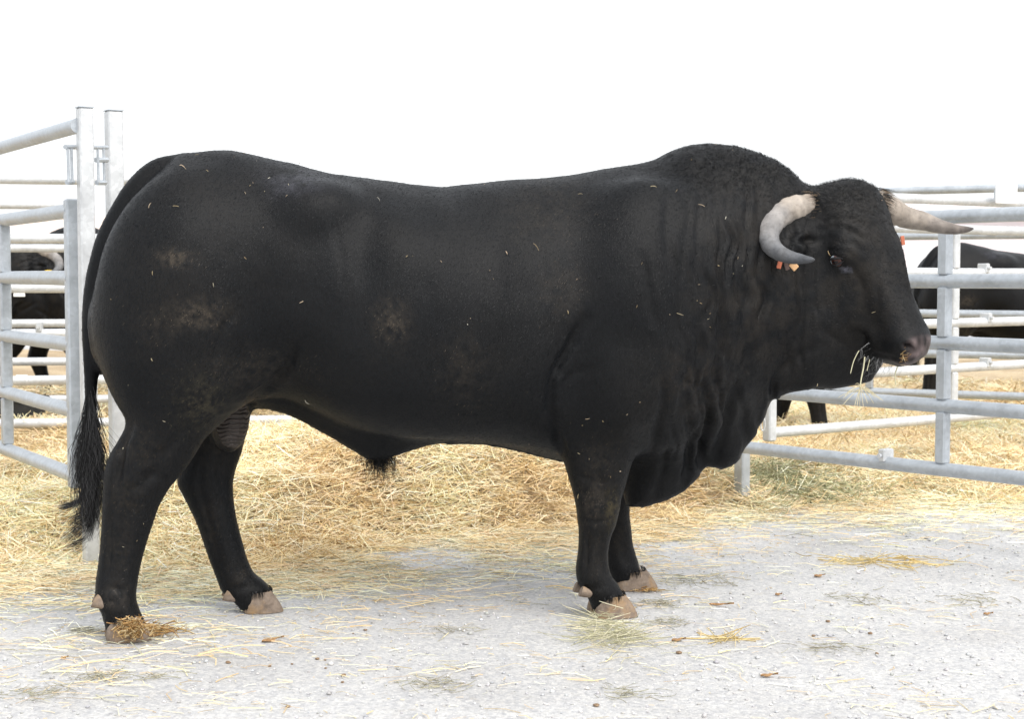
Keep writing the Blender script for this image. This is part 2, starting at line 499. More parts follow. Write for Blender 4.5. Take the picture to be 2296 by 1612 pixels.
def build_straw():
    Vs, Fs, Cs = [], [], []; off = 0
    def put(V, F, c):
        nonlocal off
        Vs.append(V); Fs.append(F + off); Cs.append(c); off += len(V)
    # near bedding
    n = 170000
    X = rng.uniform(-3.2, 3.4, n); Y = front_y(X) - .25 + rng.random(n) ** 1.25 * 4.4
    h, u = straw_h(X, Y)
    ok = (rng.random(n) < np.clip(u / .30 + .55, 0, 1))
    X, Y, h, u = X[ok], Y[ok], h[ok], u[ok]; n = len(X)
    Z = np.maximum(h, 0) + rng.uniform(.001, .045, n) * np.clip(u / .4, .1, 1)
    L = rng.uniform(.06, .26, n); W = rng.uniform(.0020, .0044, n)
    P = np.stack([X, Y, X * 0], 1)
    c = green_patch(X, Y, straw_col(n, P))
    put(*straw_strands(n, X, Y, Z, L, W, .32, c))
    # stalks sticking up
    n = 16000
    X = rng.uniform(-3.2, 3.4, n); Y = front_y(X) + .15 + rng.random(n) * 4.0
    h, u = straw_h(X, Y)
    put(*straw_strands(n, X, Y, h + .03, rng.uniform(.06, .16, n), rng.uniform(.0025, .0040, n), .60, straw_col(n, np.stack([X, Y, X * 0], 1))))
    # far bedding
    n = 34000
    X = rng.uniform(-5.5, 5.5, n); Y = rng.uniform(8.5, 14.5, n)
    h, u = straw_h(X, Y)
    put(*straw_strands(n, X, Y, h + rng.uniform(.002, .03, n), rng.uniform(.10, .28, n), rng.uniform(.005, .009, n), .3, straw_col(n, np.stack([X, Y, X * 0], 1)) * rng.uniform(.55, 1, (n, 1))))
    me, m = straw_base()
    base = link('straw_bedding', me, m)
    tag(base, 'deep golden straw bedding covering the floor of the pens', 'straw', kind='stuff')
    st = link('straw_stalks', np_mesh('straw_stalks', np.concatenate(Vs), np.concatenate(Fs), False, np.concatenate(Cs)), M['straw'], base)
    st['kind'] = 'stuff'
    # thin scatter over the gravel in front
    n = 64000
    X = rng.uniform(-3.0, 3.2, n); dist = rng.exponential(.36, n)
    Y = front_y(X) - dist + .10
    P = np.stack([X, Y, X * 0], 1)
    ok = rng.random(n) < np.clip(.70 + vnoise(P, .5, 41) * 1.0 + vnoise(P, .16, 42) * .5, .05, 1) * np.interp(X, [-2, .4, 1.0, 1.8], [1, .95, .6, .3]) * np.clip(1.1 - dist * .5, .1, 1)
    # more straw drifts out on the left
    X, Y, P = X[ok], Y[ok], P[ok]; n = len(X)
    c = straw_col(n, P)
    dry = rng.random(n) < .25
    c[dry] = np.array([(.52, .50, .36)]) * rng.uniform(.7, 1.2, (dry.sum(), 1))
    V1 = straw_strands(n, X, Y, rng.uniform(.002, .009, n), rng.uniform(.03, .16, n), rng.uniform(.0018, .0038, n), .03, c, rng.normal(0, .65, n))
    n = 2600
    X2 = rng.uniform(-2.2, 2.4, n); Y2 = rng.uniform(3.4, 5.6, n)
    P2_ = np.stack([X2, Y2, X2 * 0], 1)
    ok = rng.random(n) < np.clip(.5 + vnoise(P2_, .35, 43) * 1.1, .05, 1)
    X2, Y2 = X2[ok], Y2[ok]; n2 = len(X2)
    c2 = straw_col(n2, P2_[ok]) * rng.uniform(.75, 1, (n2, 1))
    V2 = straw_strands(n2, X2, Y2, rng.uniform(.002, .006, n2), rng.uniform(.015, .10, n2), rng.uniform(.0014, .003, n2), .03, c2, rng.normal(0, .8, n2))
    # short chaff
    n3 = 6000
    X3 = rng.uniform(-2.6, 2.8, n3); Y3 = front_y(X3) - rng.exponential(.5, n3)
    c3 = straw_col(n3, np.stack([X3, Y3, X3 * 0], 1)) * rng.uniform(.6, 1, (n3, 1))
    V3 = straw_strands(n3, X3, Y3, rng.uniform(.001, .004, n3), rng.uniform(.006, .03, n3), rng.uniform(.0014, .003, n3), .03, c3)
    A = [V1, V2, V3]; o_ = 0; VV, FF, CC = [], [], []
    for V, F, c in A:
        VV.append(V); FF.append(F + o_); CC.append(c); o_ += len(V)
    sc = link('scattered_straw', np_mesh('scattered_straw', np.concatenate(VV), np.concatenate(FF), False, np.concatenate(CC)), M['straw'])
    tag(sc, 'thin straw scattered over the grey gravel yard', 'straw', kind='stuff')
build_straw()
# ------------------------------------------------------------------ the bull: one continuous skin from a blended solid
YAW = R(13.0)
UX = np.array([COS(YAW), SIN(YAW), 0.0])       # along the bull, tail to head
NX = np.array([-SIN(YAW), COS(YAW), 0.0])      # across the bull, away from the camera
ZX = np.array([0, 0, 1.0])
B0 = UX * 0.70 + NX * 4.69
CAM = np.array([0, 0, CAM_H])

def to_local(w):
    w = np.asarray(w) - B0
    return np.stack([w @ UX, w @ NX, w[..., 2]], -1)

def px_local(px, py, lat):
    """point of the plane `lat` metres to the far side of the bull's middle plane"""
    d = ray(px, py)
    t = (4.69 + lat - CAM @ NX) / (d @ NX)
    return to_local(CAM + d * t)

def P2(pts, lat=0.0):
    a = np.array([px_local(x, y, lat) for x, y in pts])
    return a[:, 0], a[:, 2]

def smooth_interp(x, xp, fp, w=0.02):
    """linear interpolation softened by averaging over a small window"""
    acc = 0
    for k in (-1, -.5, 0, .5, 1):
        acc = acc + np.interp(x + k * w, xp, fp)
    return acc / 5

def catmull(P, n):
    P = np.array(P, float)
    P = np.vstack([2 * P[0] - P[1], P, 2 * P[-1] - P[-2]])
    out = []
    for i in range(1, len(P) - 2):
        for t in np.linspace(0, 1, n, endpoint=False):
            p0, p1, p2, p3 = P[i - 1:i + 3]
            out.append(.5 * (2 * p1 + (p2 - p0) * t + (2 * p0 - 5 * p1 + 4 * p2 - p3) * t * t + (3 * p1 - p0 - 3 * p2 + p3) * t ** 3))
    out.append(P[-2])
    return np.array(out)

class Solid:
    def __init__(self, lo, hi, h):
        self.lo = np.array(lo, float); self.h = h
        self.n = np.ceil((np.array(hi) - self.lo) / h).astype(int) + 1
        self.F = np.full(self.n, 0.3, np.float32)
        self.ax = [self.lo[i] + h * np.arange(self.n[i]) for i in range(3)]
    def block(self, lo, hi):
        sl = []
        for i in range(3):
            a = max(0, int((lo[i] - self.lo[i]) / self.h) - 1)
            b = min(self.n[i], int((hi[i] - self.lo[i]) / self.h) + 2)
            sl.append(slice(a, max(b, a + 1)))
        X, Y, Z = np.meshgrid(*[self.ax[i][sl[i]] for i in range(3)], indexing='ij', sparse=True)
        return tuple(sl), X, Y, Z
    def add(self, fn, lo, hi, k=0.04):
        sl, X, Y, Z = self.block(np.array(lo) - 2 * k, np.array(hi) + 2 * k)
        d = fn(X, Y, Z).astype(np.float32)
        a = self.F[sl]
        hh = np.maximum(k - np.abs(a - d), 0) / k
        self.F[sl] = np.minimum(a, d) - hh * hh * k * 0.25
    def cut(self, fn, lo, hi, k=0.02):
        sl, X, Y, Z = self.block(np.array(lo) - 2 * k, np.array(hi) + 2 * k)
        d = -fn(X, Y, Z).astype(np.float32)
        a = self.F[sl]
        hh = np.maximum(k - np.abs(a - d), 0) / k
        self.F[sl] = np.maximum(a, d) + hh * hh * k * 0.25
    def ell(self, c, r, k=0.04, cut=False, ax=None):
        c = np.array(c, float); r = np.array(r, float)
        A = np.eye(3) if ax is None else np.array(ax)
        def fn(X, Y, Z):
            d = [X - c[0], Y - c[1], Z - c[2]]
            q = 0; g = 0
            for i in range(3):
                t = A[i, 0] * d[0] + A[i, 1] * d[1] + A[i, 2] * d[2]
                q = q + (t / r[i]) ** 2
                g = g + (t / r[i] ** 2) ** 2
            q = np.sqrt(q)
            return (q - 1) * q / np.sqrt(g + 1e-6)
        m = r.max()
        (self.cut if cut else self.add)(fn, c - m, c + m, k)
    def chain(self, pts, rad, k=0.03):
        pts = np.array(pts, float)
        for i in range(len(pts) - 1):
            a, b, ra, rb = pts[i], pts[i + 1], rad[i], rad[i + 1]
            ab = b - a; L2 = ab @ ab
            def fn(X, Y, Z):
                t = np.clip(((X - a[0]) * ab[0] + (Y - a[1]) * ab[1] + (Z - a[2]) * ab[2]) / L2, 0, 1)
                return np.sqrt((X - a[0] - t * ab[0]) ** 2 + (Y - a[1] - t * ab[1]) ** 2 + (Z - a[2] - t * ab[2]) ** 2) - (ra + t * (rb - ra))
            m = max(ra, rb) + .02
            self.add(fn, np.minimum(a, b) - m, np.maximum(a, b) + m, k if i == 0 else min(k, .02))
    def mesh(self):
        F = self.F; h = self.h
        ins = F < 0
        c8 = [(i, j, k) for i in (0, 1) for j in (0, 1) for k in (0, 1)]
        n = self.n - 1
        cnt = sum(ins[i:i + n[0], j:j + n[1], k:k + n[2]].astype(np.int8) for i, j, k in c8)
        act = (cnt > 0) & (cnt < 8)
        idx = np.argwhere(act)
        vals = np.stack([F[idx[:, 0] + i, idx[:, 1] + j, idx[:, 2] + k] for i, j, k in c8], 1)
        pos = np.zeros((len(idx), 3)); num = np.zeros(len(idx))
        for a in range(8):
            for b in range(a + 1, 8):
                if sum(abs(p - q) for p, q in zip(c8[a], c8[b])) != 1: continue
                va, vb = vals[:, a], vals[:, b]
                cr = (va < 0) != (vb < 0)
                t = np.where(cr, va / np.where(cr, va - vb, 1), 0)
                pa, pb = np.array(c8[a], float), np.array(c8[b], float)
                pos += np.where(cr[:, None], pa + t[:, None] * (pb - pa), 0)
                num += cr
        V = self.lo + h * (idx + pos / num[:, None])
        vid = np.full(n, -1, np.int32)
        vid[idx[:, 0], idx[:, 1], idx[:, 2]] = np.arange(len(idx))
        quads = []
        for a in range(3):
            b, c = (a + 1) % 3, (a + 2) % 3
            s0 = [slice(None)] * 3; s1 = [slice(None)] * 3
            s0[a] = slice(0, -1); s1[a] = slice(1, None)
            A, Bq = ins[tuple(s0)], ins[tuple(s1)]
            e = np.argwhere(A != Bq)
            e = e[(e[:, b] > 0) & (e[:, c] > 0) & (e[:, b] < n[b]) & (e[:, c] < n[c])]
            fl = A[e[:, 0], e[:, 1], e[:, 2]]
            def V_(db, dc):
                q = e.copy(); q[:, b] += db; q[:, c] += dc
                return vid[q[:, 0], q[:, 1], q[:, 2]]
            q = np.stack([V_(-1, -1), V_(0, -1), V_(0, 0), V_(-1, 0)], 1)
            q[~fl] = q[~fl][:, ::-1]
            quads.append(q)
        Q = np.concatenate(quads)
        Q = Q[(Q >= 0).all(1)]
        return V, Q

def lap_smooth(V, Q, it, lam=0.5, w=None):
    n = len(V)
    a = np.concatenate([Q[:, i] for i in range(4)]); b = np.concatenate([Q[:, (i + 1) % 4] for i in range(4)])
    src = np.concatenate([a, b]); dst = np.concatenate([b, a])
    deg = np.bincount(src, minlength=n).astype(float)
    for _ in range(it):
        for l in (lam, -lam * 1.02):                      # keeps the volume
            S = np.stack([np.bincount(src, V[dst, i], n) for i in range(3)], 1) / deg[:, None]
            D = (S - V) * l
            V = V + (D if w is None else D * w[:, None])
    return V

def vert_normals(V, Q):
    d1 = V[Q[:, 2]] - V[Q[:, 0]]; d2 = V[Q[:, 3]] - V[Q[:, 1]]
    fn = np.cross(d1, d2)
    N = np.zeros_like(V)
    for i in range(4):
        for k in range(3):
            N[:, k] += np.bincount(Q[:, i], fn[:, k], len(V))
    return N / (np.linalg.norm(N, axis=1, keepdims=True) + 1e-12)

# ---- the head's own frame: forward F, up, near side RR (towards the camera), face axis A, face normal NN
HYAW = R(50.0); HROLL = R(5.0); HTILT = R(61.0)
_f = np.array([COS(HYAW), -SIN(HYAW), 0.0])
_r = np.array([-SIN(HYAW), -COS(HYAW), 0.0])
HR = _r * COS(HROLL) - ZX * SIN(HROLL)
HU = ZX * COS(HROLL) + _r * SIN(HROLL)
HF = _f
HA = HF * COS(HTILT) - HU * SIN(HTILT)
HN = HF * SIN(HTILT) + HU * COS(HTILT)
HO = at_y(1884, 466, 4.90)
KA = .852
def hw(a, n, r): return HO + HA * a * KA + HN * n + HR * r           # head coordinates -> world
def hl(a, n, r): return to_local(hw(a, n, r))
HOl = to_local(HO)
_rot = np.stack([UX, NX, ZX])
HAl, HNl, HRl, HFl, HUl = [_rot @ v for v in (HA, HN, HR, HF, HU)]

def on_head(px, py, r):
    """head-local point seen at a pixel, r metres to the near side of the head's middle"""
    d = ray(px, py)
    t = ((HO - CAM) @ HR + r) / (d @ HR)
    return to_local(CAM + d * t)

EYE_N = on_head(1876, 587, .137)
def mirror(L):
    return L - 2 * HRl * ((L - HOl) @ HRl)
EYE_F = mirror(EYE_N)
NOS_N = on_head(2034, 776, .058); NOS_F = mirror(NOS_N)

# ---- traced lines of the photograph
TOP = [(212, 690), (222, 640), (236, 590), (256, 535), (292, 465), (332, 415), (376, 372), (400, 350), (440, 348), (480, 343), (520, 341), (560, 347), (610, 358), (660, 366), (700, 380), (740, 391),
       (800, 400), (860, 408), (920, 417), (990, 422), (1040, 415), (1100, 410), (1200, 403), (1280, 395), (1350, 382), (1420, 372), (1470, 362), (1500, 348), (1540, 334),
       (1590, 328), (1640, 331), (1680, 342), (1712, 358), (1742, 385), (1760, 408), (1784, 424), (1830, 450), (1880, 480), (1930, 560)]
BOT = [(212, 780), (222, 830), (238, 868), (260, 900), (300, 940), (360, 945), (450, 930), (520, 908), (567, 897), (620, 890), (660, 902), (700, 922), (760, 948), (830, 968), (900, 978), (1000, 984),
       (1090, 988), (1180, 998), (1268, 1022), (1340, 1030), (1400, 1030), (1460, 1035), (1520, 1020), (1580, 985), (1630, 935), (1690, 885), (1740, 850), (1790, 830), (1850, 800), (1900, 740), (1930, 680)]

def build_body(h):
    S = Solid((-1.12, -0.56, -0.02), (1.66, 0.52, 1.60), h)
    ts, tz = P2(TOP); tz = tz + .003; bs, bz = P2(BOT)
    # half width, height of the widest place (share of the section), sideways offset along the body, by picture x
    wx = np.array([212, 222, 240, 270, 310, 370, 450, 540, 640, 740, 860, 1000, 1120, 1240, 1360, 1460, 1560, 1640, 1720, 1800, 1860, 1930])
    ww = np.array([.09, .14, .19, .235, .265, .285, .300, .312, .335, .352, .372, .378, .375, .358, .345, .330, .300, .255, .195, .155, .14, .11])
    wm = np.array([.45, .45, .45, .45, .46, .48, .50, .50, .49, .48, .46, .45, .45, .45, .46, .46, .46, .47, .5, .5, .5, .5])
    wy = np.array([0, 0, 0, 0, 0, 0, 0, 0, 0, 0, 0, 0, 0, 0, 0, 0, -.01, -.03, -.065, -.115, -.16, -.22])
    sw = np.array([px_local(x, 650, 0)[0] for x in wx])
    s0, s1 = ts.min(), ts.max()

    def torso(X, Y, Z):
        x = X[:, 0, 0]
        zt = smooth_interp(x, ts, tz, .012)[:, None, None]; zb = smooth_interp(x, bs, bz, .03)[:, None, None]
        w = smooth_interp(x, sw, ww, .03)[:, None, None]; m = smooth_interp(x, sw, wm, .03)[:, None, None]; yc = smooth_interp(x, sw, wy, .05)[:, None, None]
        zc = zb + (zt - zb) * m
        hz = np.where(Z > zc, zt - zc, zc - zb)
        e = np.where(Z > zc, 2.15, 2.5)
        ay = np.abs(Y - yc) / w; az = np.abs(Z - zc) / hz
        q = (ay ** e + az ** e + 1e-9) ** (1 / e)
        g = np.sqrt((ay ** (e - 1) / w) ** 2 + (az ** (e - 1) / hz) ** 2 + 1e-4) * q ** (1 - e)
        d = (q - 1) / np.maximum(g, 1.2)
        d = np.clip(d, -.5, .5)
        return np.maximum(d, np.maximum(s0 - X, X - s1))
    S.add(torso, (s0, -.45, .4), (s1, .45, 1.6), .01)

    def leg(rows, lat, k=.03, e=2.2):
        """rows: (picture y, back x, front x, half width across, extra sideways shift)"""
        rows = sorted(rows)
        zb_, xb_, xf_, hw_, yo_ = [], [], [], [], []
        for (y, xb, xf, hwid, *o) in rows:
            b = px_local(xb, y, lat); f = px_local(xf, y, lat)
            zb_.append((b[2] + f[2]) / 2); xb_.append(b[0]); xf_.append(f[0]); hw_.append(hwid); yo_.append(lat + (o[0] if o else 0))
        zs = np.array(zb_)[::-1]; xb_ = np.array(xb_)[::-1]; xf_ = np.array(xf_)[::-1]; hw_ = np.array(hw_)[::-1]; yo_ = np.array(yo_)[::-1]
        def fn(X, Y, Z):
            z = Z[0, 0, :]
            a = smooth_interp(z, zs, xb_, .012)[None, None, :]; b = smooth_interp(z, zs, xf_, .012)[None, None, :]
            w = smooth_interp(z, zs, hw_, .02)[None, None, :]; y0 = smooth_interp(z, zs, yo_, .03)[None, None, :]
            c = (a + b) / 2; r = (b - a) / 2
            ax_ = np.abs(X - c) / r; ay = np.abs(Y - y0) / w
            q = (ax_ ** e + ay ** e + 1e-9) ** (1 / e)
            g = np.sqrt((ax_ ** (e - 1) / r) ** 2 + (ay ** (e - 1) / w) ** 2 + 1e-4) * q ** (1 - e)
            d = (q - 1) / np.maximum(g, 2.0)
            return np.maximum(d, np.maximum(zs[0] - Z, Z - zs[-1]))
        S.add(fn, (xb_.min(), (yo_ - hw_).min(), zs[0]), (xf_.max(), (yo_ + hw_).max(), zs[-1]), k)

    # thigh masses, hips and hip bones
    for sg in (-1, 1):
        c = px_local(400, 690, 0); S.ell((c[0] + .02, sg * .155, c[2] + .02), (.245, .185, .36), .08)
        c = px_local(330, 770, 0); S.ell((c[0] + .07, sg * .14, c[2]), (.17, .15, .23), .09)
        c = px_local(700, 450, 0); S.ell((c[0], sg * .235, c[2] - .035), (.09, .07, .06), .10)
    # near and far hind legs
    leg([(690, 250, 600, .10, .0), (800, 246, 585, .135), (860, 250, 572, .13), (905, 272, 528, .115), (935, 288, 490, .105), (970, 272, 464, .092), (1020, 245, 437, .080), (1060, 236, 412, .072), (1090, 235, 384, .066), (1130, 233, 360, .058),
         (1170, 231, 345, .054), (1220, 226, 328, .050), (1270, 220, 314, .048), (1300, 216, 308, .051), (1330, 214, 304, .056), (1352, 218, 305, .058), (1375, 229, 314, .058), (1400, 236, 326, .058), (1420, 240, 334, .058)], -.155, .05)
    leg([(800, 420, 600, .12), (900, 432, 562, .105), (960, 425, 556, .09), (1010, 412, 545, .078), (1060, 398, 528, .07), (1085, 396, 522, .066), (1120, 414, 523, .058), (1170, 438, 530, .053), (1210, 453, 540, .05), (1260, 472, 554, .048),
         (1290, 483, 568, .05), (1308, 489, 592, .054), (1325, 494, 603, .056), (1345, 520, 600, .056), (1365, 542, 590, .055)], .14, .05)
    # near and far forelegs
    leg([(760, 1300, 1470, .07, -.03), (850, 1275, 1462, .105, -.02), (930, 1262, 1440, .105, -.01), (1000, 1263, 1424, .095), (1040, 1270, 1412, .085), (1080, 1281, 1403, .076), (1115, 1289, 1392, .070), (1140, 1293, 1387, .066), (1175, 1297, 1378, .060), (1200, 1298, 1366, .053),
         (1240, 1296, 1359, .049), (1270, 1291, 1360, .050), (1295, 1292, 1367, .054), (1312, 1299, 1382, .056), (1328, 1312, 1391, .057), (1345, 1324, 1398, .058), (1370, 1332, 1405, .058)], -.18, .05)
    leg([(850, 1340, 1520, .105), (950, 1330, 1480, .10), (1030, 1332, 1440, .085), (1080, 1338, 1418, .074), (1115, 1345, 1411, .068), (1140, 1348, 1405, .064), (1165, 1350, 1407, .058), (1190, 1354, 1410, .052), (1220, 1358, 1413, .049), (1240, 1358, 1419, .05),
         (1262, 1360, 1427, .054), (1280, 1366, 1430, .055), (1300, 1374, 1434, .055)], .205, .05)
    # shoulders and upper arm
    for sg in (-1, 1):
        c = px_local(1430, 660, -.2); S.ell((c[0], sg * .23, c[2]), (.20, .135, .34), .10)
        c = px_local(1370, 850, -.2); S.ell((c[0], sg * .245, c[2]), (.13, .115, .15), .07)
        c = px_local(1480, 800, -.2); S.ell((c[0], sg * .215, c[2]), (.12, .115, .15), .08)
        c = px_local(1560, 600, -.2); S.ell((c[0] - .03, sg * .19, c[2]), (.18, .11, .22), .09)
    c = px_local(1600, 430, 0); S.ell((c[0] - .02, -.01, c[2] - .045), (.19, .19, .15), .05)
    # barrel ribs swell
    c = px_local(950, 720, 0)
    for sg in (-1, 1): S.ell((c[0], sg * .20, c[2]), (.42, .19, .30), .10)

    # outlined sheets of skin: dewlap, throat and sheath
    def sheet(poly, lat, tmax, rin, k):
        lf = lat if callable(lat) else (lambda x: np.full_like(x, lat))
        xs, zs = P2(poly, lat(0) if callable(lat) else lat)
        pl = np.stack([xs, zs], 1)
        lo, hi = pl.min(0) - .04, pl.max(0) + .04
        def fn(X, Y, Z):
            gx, gz = X[:, 0, 0][:, None], Z[0, 0, :][None, :]
            d = np.full((gx.shape[0], gz.shape[1]), 9.0); ins = np.zeros(d.shape, bool)
            for i in range(len(pl)):
                a, b = pl[i], pl[(i + 1) % len(pl)]
                e = b - a
                t = np.clip(((gx - a[0]) * e[0] + (gz - a[1]) * e[1]) / (e @ e), 0, 1)
                d = np.minimum(d, np.hypot(gx - a[0] - t * e[0], gz - a[1] - t * e[1]))
                cr = ((a[1] <= gz) != (b[1] <= gz)) & (gx < a[0] + (gz - a[1]) / (e[1] if abs(e[1]) > 1e-9 else 1e-9) * e[0])
                ins ^= cr
            u = np.clip(d / rin, 0, 1)
            T = tmax * np.sqrt(np.maximum(1 - (1 - u) ** 2, 0))
            T = np.where(ins, T, -d)
            off = lf(X[:, 0, 0])[:, None, None]
            return np.maximum(np.abs(Y - off) - T[:, None, :], -np.where(ins, d, -d)[:, None, :]) * .8
        yl = [lf(np.array([lo[0]]))[0], lf(np.array([hi[0]]))[0]]
        S.add(fn, (lo[0], min(yl) - tmax, lo[1]), (hi[0], max(yl) + tmax, hi[1]), k)
    sheet([(1400, 900), (1385, 1000), (1398, 1110), (1406, 1137), (1440, 1138), (1490, 1123), (1530, 1101), (1560, 1071), (1577, 1049), (1610, 1051), (1636, 1035), (1652, 1010), (1672, 970),
           (1694, 918), (1702, 892), (1722, 866), (1740, 800), (1690, 700), (1560, 760)], lambda x: np.interp(x, [.75, 1.0, 1.25], [.0, -.02, -.09]), .095, .16, .07)
    sheet([(1690, 760), (1706, 876), (1745, 868), (1780, 864), (1830, 866), (1880, 861), (1908, 850), (1924, 822), (1938, 800), (1930, 740), (1850, 680), (1760, 690)], lambda x: np.interp(x, [1.0, 1.3], [-.05, -.20]), .060, .12, .06)
    sheet([(540, 880), (567, 915), (600, 919), (640, 931), (690, 956), (740, 981), (790, 1010), (822, 1030), (850, 1034), (880, 1024), (920, 1012), (955, 999), (1010, 984), (1000, 940), (800, 930), (650, 880)], 0.02, .085, .10, .05)
    sheet([(1000, 960), (1010, 990), (1090, 989), (1140, 997), (1200, 1012), (1268, 1034), (1330, 1050), (1400, 1060), (1400, 980), (1200, 960)], 0.05, .12, .10, .06)
    # scrotum, between the hind legs
    c = px_local(518, 945, 0); S.ell((c[0], .02, c[2]), (.056, .07, .102), .03, ax=[(1, 0, -.12), (0, 1, 0), (.12, 0, 1)])

    # tail
    tp = [(414, 380, .032), (359, 393, .040), (310, 436, .039), (272, 494, .035), (243, 553, .031), (223, 620, .027), (212, 690, .024), (206, 760, .021), (204, 830, .0195), (204, 890, .019), (203, 960, .015), (202, 1040, .010)]
    tq = catmull([np.append(px_local(x, y, -.02), r) for x, y, r in tp], 4)
    S.chain(tq[:, :3], tq[:, 3], .02)

    # head ----------------------------------------------------------
    ha = np.array([-.085, -.055, -.01, .05, .12, .19, .25, .32, .39, .46, .52, .57, .605, .635])
    hwd = np.array([.050, .090, .120, .135, .139, .138, .128, .113, .100, .091, .086, .083, .074, .040])
    hfr = np.array([.022, .060, .090, .110, .115, .107, .095, .084, .078, .074, .070, .064, .050, .018])
    hbk = np.array([.06, .11, .15, .185, .215, .232, .232, .215, .185, .155, .132, .112, .092, .055])
    def head(X, Y, Z):
        dx, dy, dz = X - HOl[0], Y - HOl[1], Z - HOl[2]
        a = (dx * HAl[0] + dy * HAl[1] + dz * HAl[2]) / KA
        n = dx * HNl[0] + dy * HNl[1] + dz * HNl[2]
        r = dx * HRl[0] + dy * HRl[1] + dz * HRl[2]
        w = smooth_interp(a, ha, hwd, .03)
        f = smooth_interp(a, ha, hfr, .03); bk = smooth_interp(a, ha, hbk, .03)
        u = np.clip(-n / bk, 0, 1)
        w = w * (1 - .36 * u * u)
        hn = np.where(n > 0, f, bk)
        e = 2.15
        ar, an = np.abs(r) / w, np.abs(n) / hn
        q = (ar ** e + an ** e + 1e-9) ** (1 / e)
        g = np.sqrt((ar ** (e - 1) / w) ** 2 + (an ** (e - 1) / hn) ** 2 + 1e-4) * q ** (1 - e)
        d = (q - 1) / np.maximum(g, 3.0)
        return np.maximum(d, np.maximum(ha[0] - a, a - ha[-1]))
    c = hl(.27, -.05, 0)
    S.add(head, c - .45, c + .45, .05)
    # poll and forehead cushion, brows, cheek, muzzle, lips, ears
    S.ell(hl(-.010, .006, 0), (.068, .072, .125), .05, ax=[HAl, HNl, HRl])
    for sg in (-1, 1):
        S.ell((on_head(1893, 558, .122) if sg > 0 else mirror(on_head(1893, 558, .122))), (.045, .028, .026), .035, ax=[HAl, HNl, HRl])         # brow
        S.ell(hl(.28, -.105, sg * .085), (.13, .10, .052), .05, ax=[HAl, HNl, HRl])           # cheek
        S.ell(hl(.565, -.004, sg * .046), (.038, .042, .034), .04, ax=[HAl, HNl, HRl])          # nostril wing
        S.ell(hl(.49, -.060, sg * .048), (.075, .045, .045), .03, ax=[HAl, HNl, HRl])          # lip
    S.ell(on_head(1932, 455, -.040), (.075, .055, .065), .06, ax=[HAl, HNl, HRl])            # crown on the far side
    S.ell(on_head(2030, 798, .03), (.028, .028, .050), .04, ax=[HAl, HNl, HRl])               # lower lip
    S.ell(on_head(2040, 766, .02), (.030, .036, .060), .04, ax=[HAl, HNl, HRl])               # blunt end of the nose
    S.ell(hl(.545, -.085, 0), (.045, .030, .055), .03, ax=[HAl, HNl, HRl])                     # chin
    S.ell(hl(.572, -.026, 0), (.042, .056, .070), .05, ax=[HAl, HNl, HRl])                    # muzzle pad
    en = np.array([on_head(1817, 506, .12), on_head(1797, 528, .175), on_head(1780, 552, .235), on_head(1766, 583, .28)])
    for sg in (-1, 1):                                                                        # ears, out and a little down below the horns
        er = en if sg > 0 else np.array([mirror(q) for q in en])
        S.chain(er, [.026, .036, .036, .012], .014)
        for q0, q1 in ((er[1], er[2]),):
            S.ell(q0 * .5 + q1 * .5 + HFl * .038, (.018, .013, .040), .012, cut=True, ax=[HFl, HUl, HRl])
        # upper eyelid fold
        S.ell((EYE_N if sg > 0 else EYE_F) + HRl * sg * -.002 + HUl * .022, (.038, .014, .014), .02, ax=[HFl, HUl, HRl])
    V, Q = S.mesh()
    V = lap_smooth(V, Q, 3)
    return V, Q

def poly_dist(PX, PZ, pts):
    d = np.full(len(PX), 9.0); T = np.zeros(len(PX))
    n = len(pts) - 1
    for i in range(n):
        a, b = pts[i], pts[i + 1]
        e = b - a
        t = np.clip(((PX - a[0]) * e[0] + (PZ - a[1]) * e[1]) / (e @ e + 1e-12), 0, 1)
        di = np.hypot(PX - a[0] - t * e[0], PZ - a[1] - t * e[1])
        T = np.where(di < d, (i + t) / n, T)
        d = np.minimum(d, di)
    return d, T

# picture coordinates of body points (used only to lay out folds where the photograph shows them on the hide)
def to_px(L):
    w = B0 + L[:, :1] * UX + L[:, 1:2] * NX + L[:, 2:3] * ZX - CAM
    cy = w[:, 1] * COS(PITCH) - w[:, 2] * SIN(PITCH)
    cz = w[:, 1] * SIN(PITCH) + w[:, 2] * COS(PITCH)
    return IW / 2 + FPX * w[:, 0] / cy, IH / 2 - FPX * cz / cy

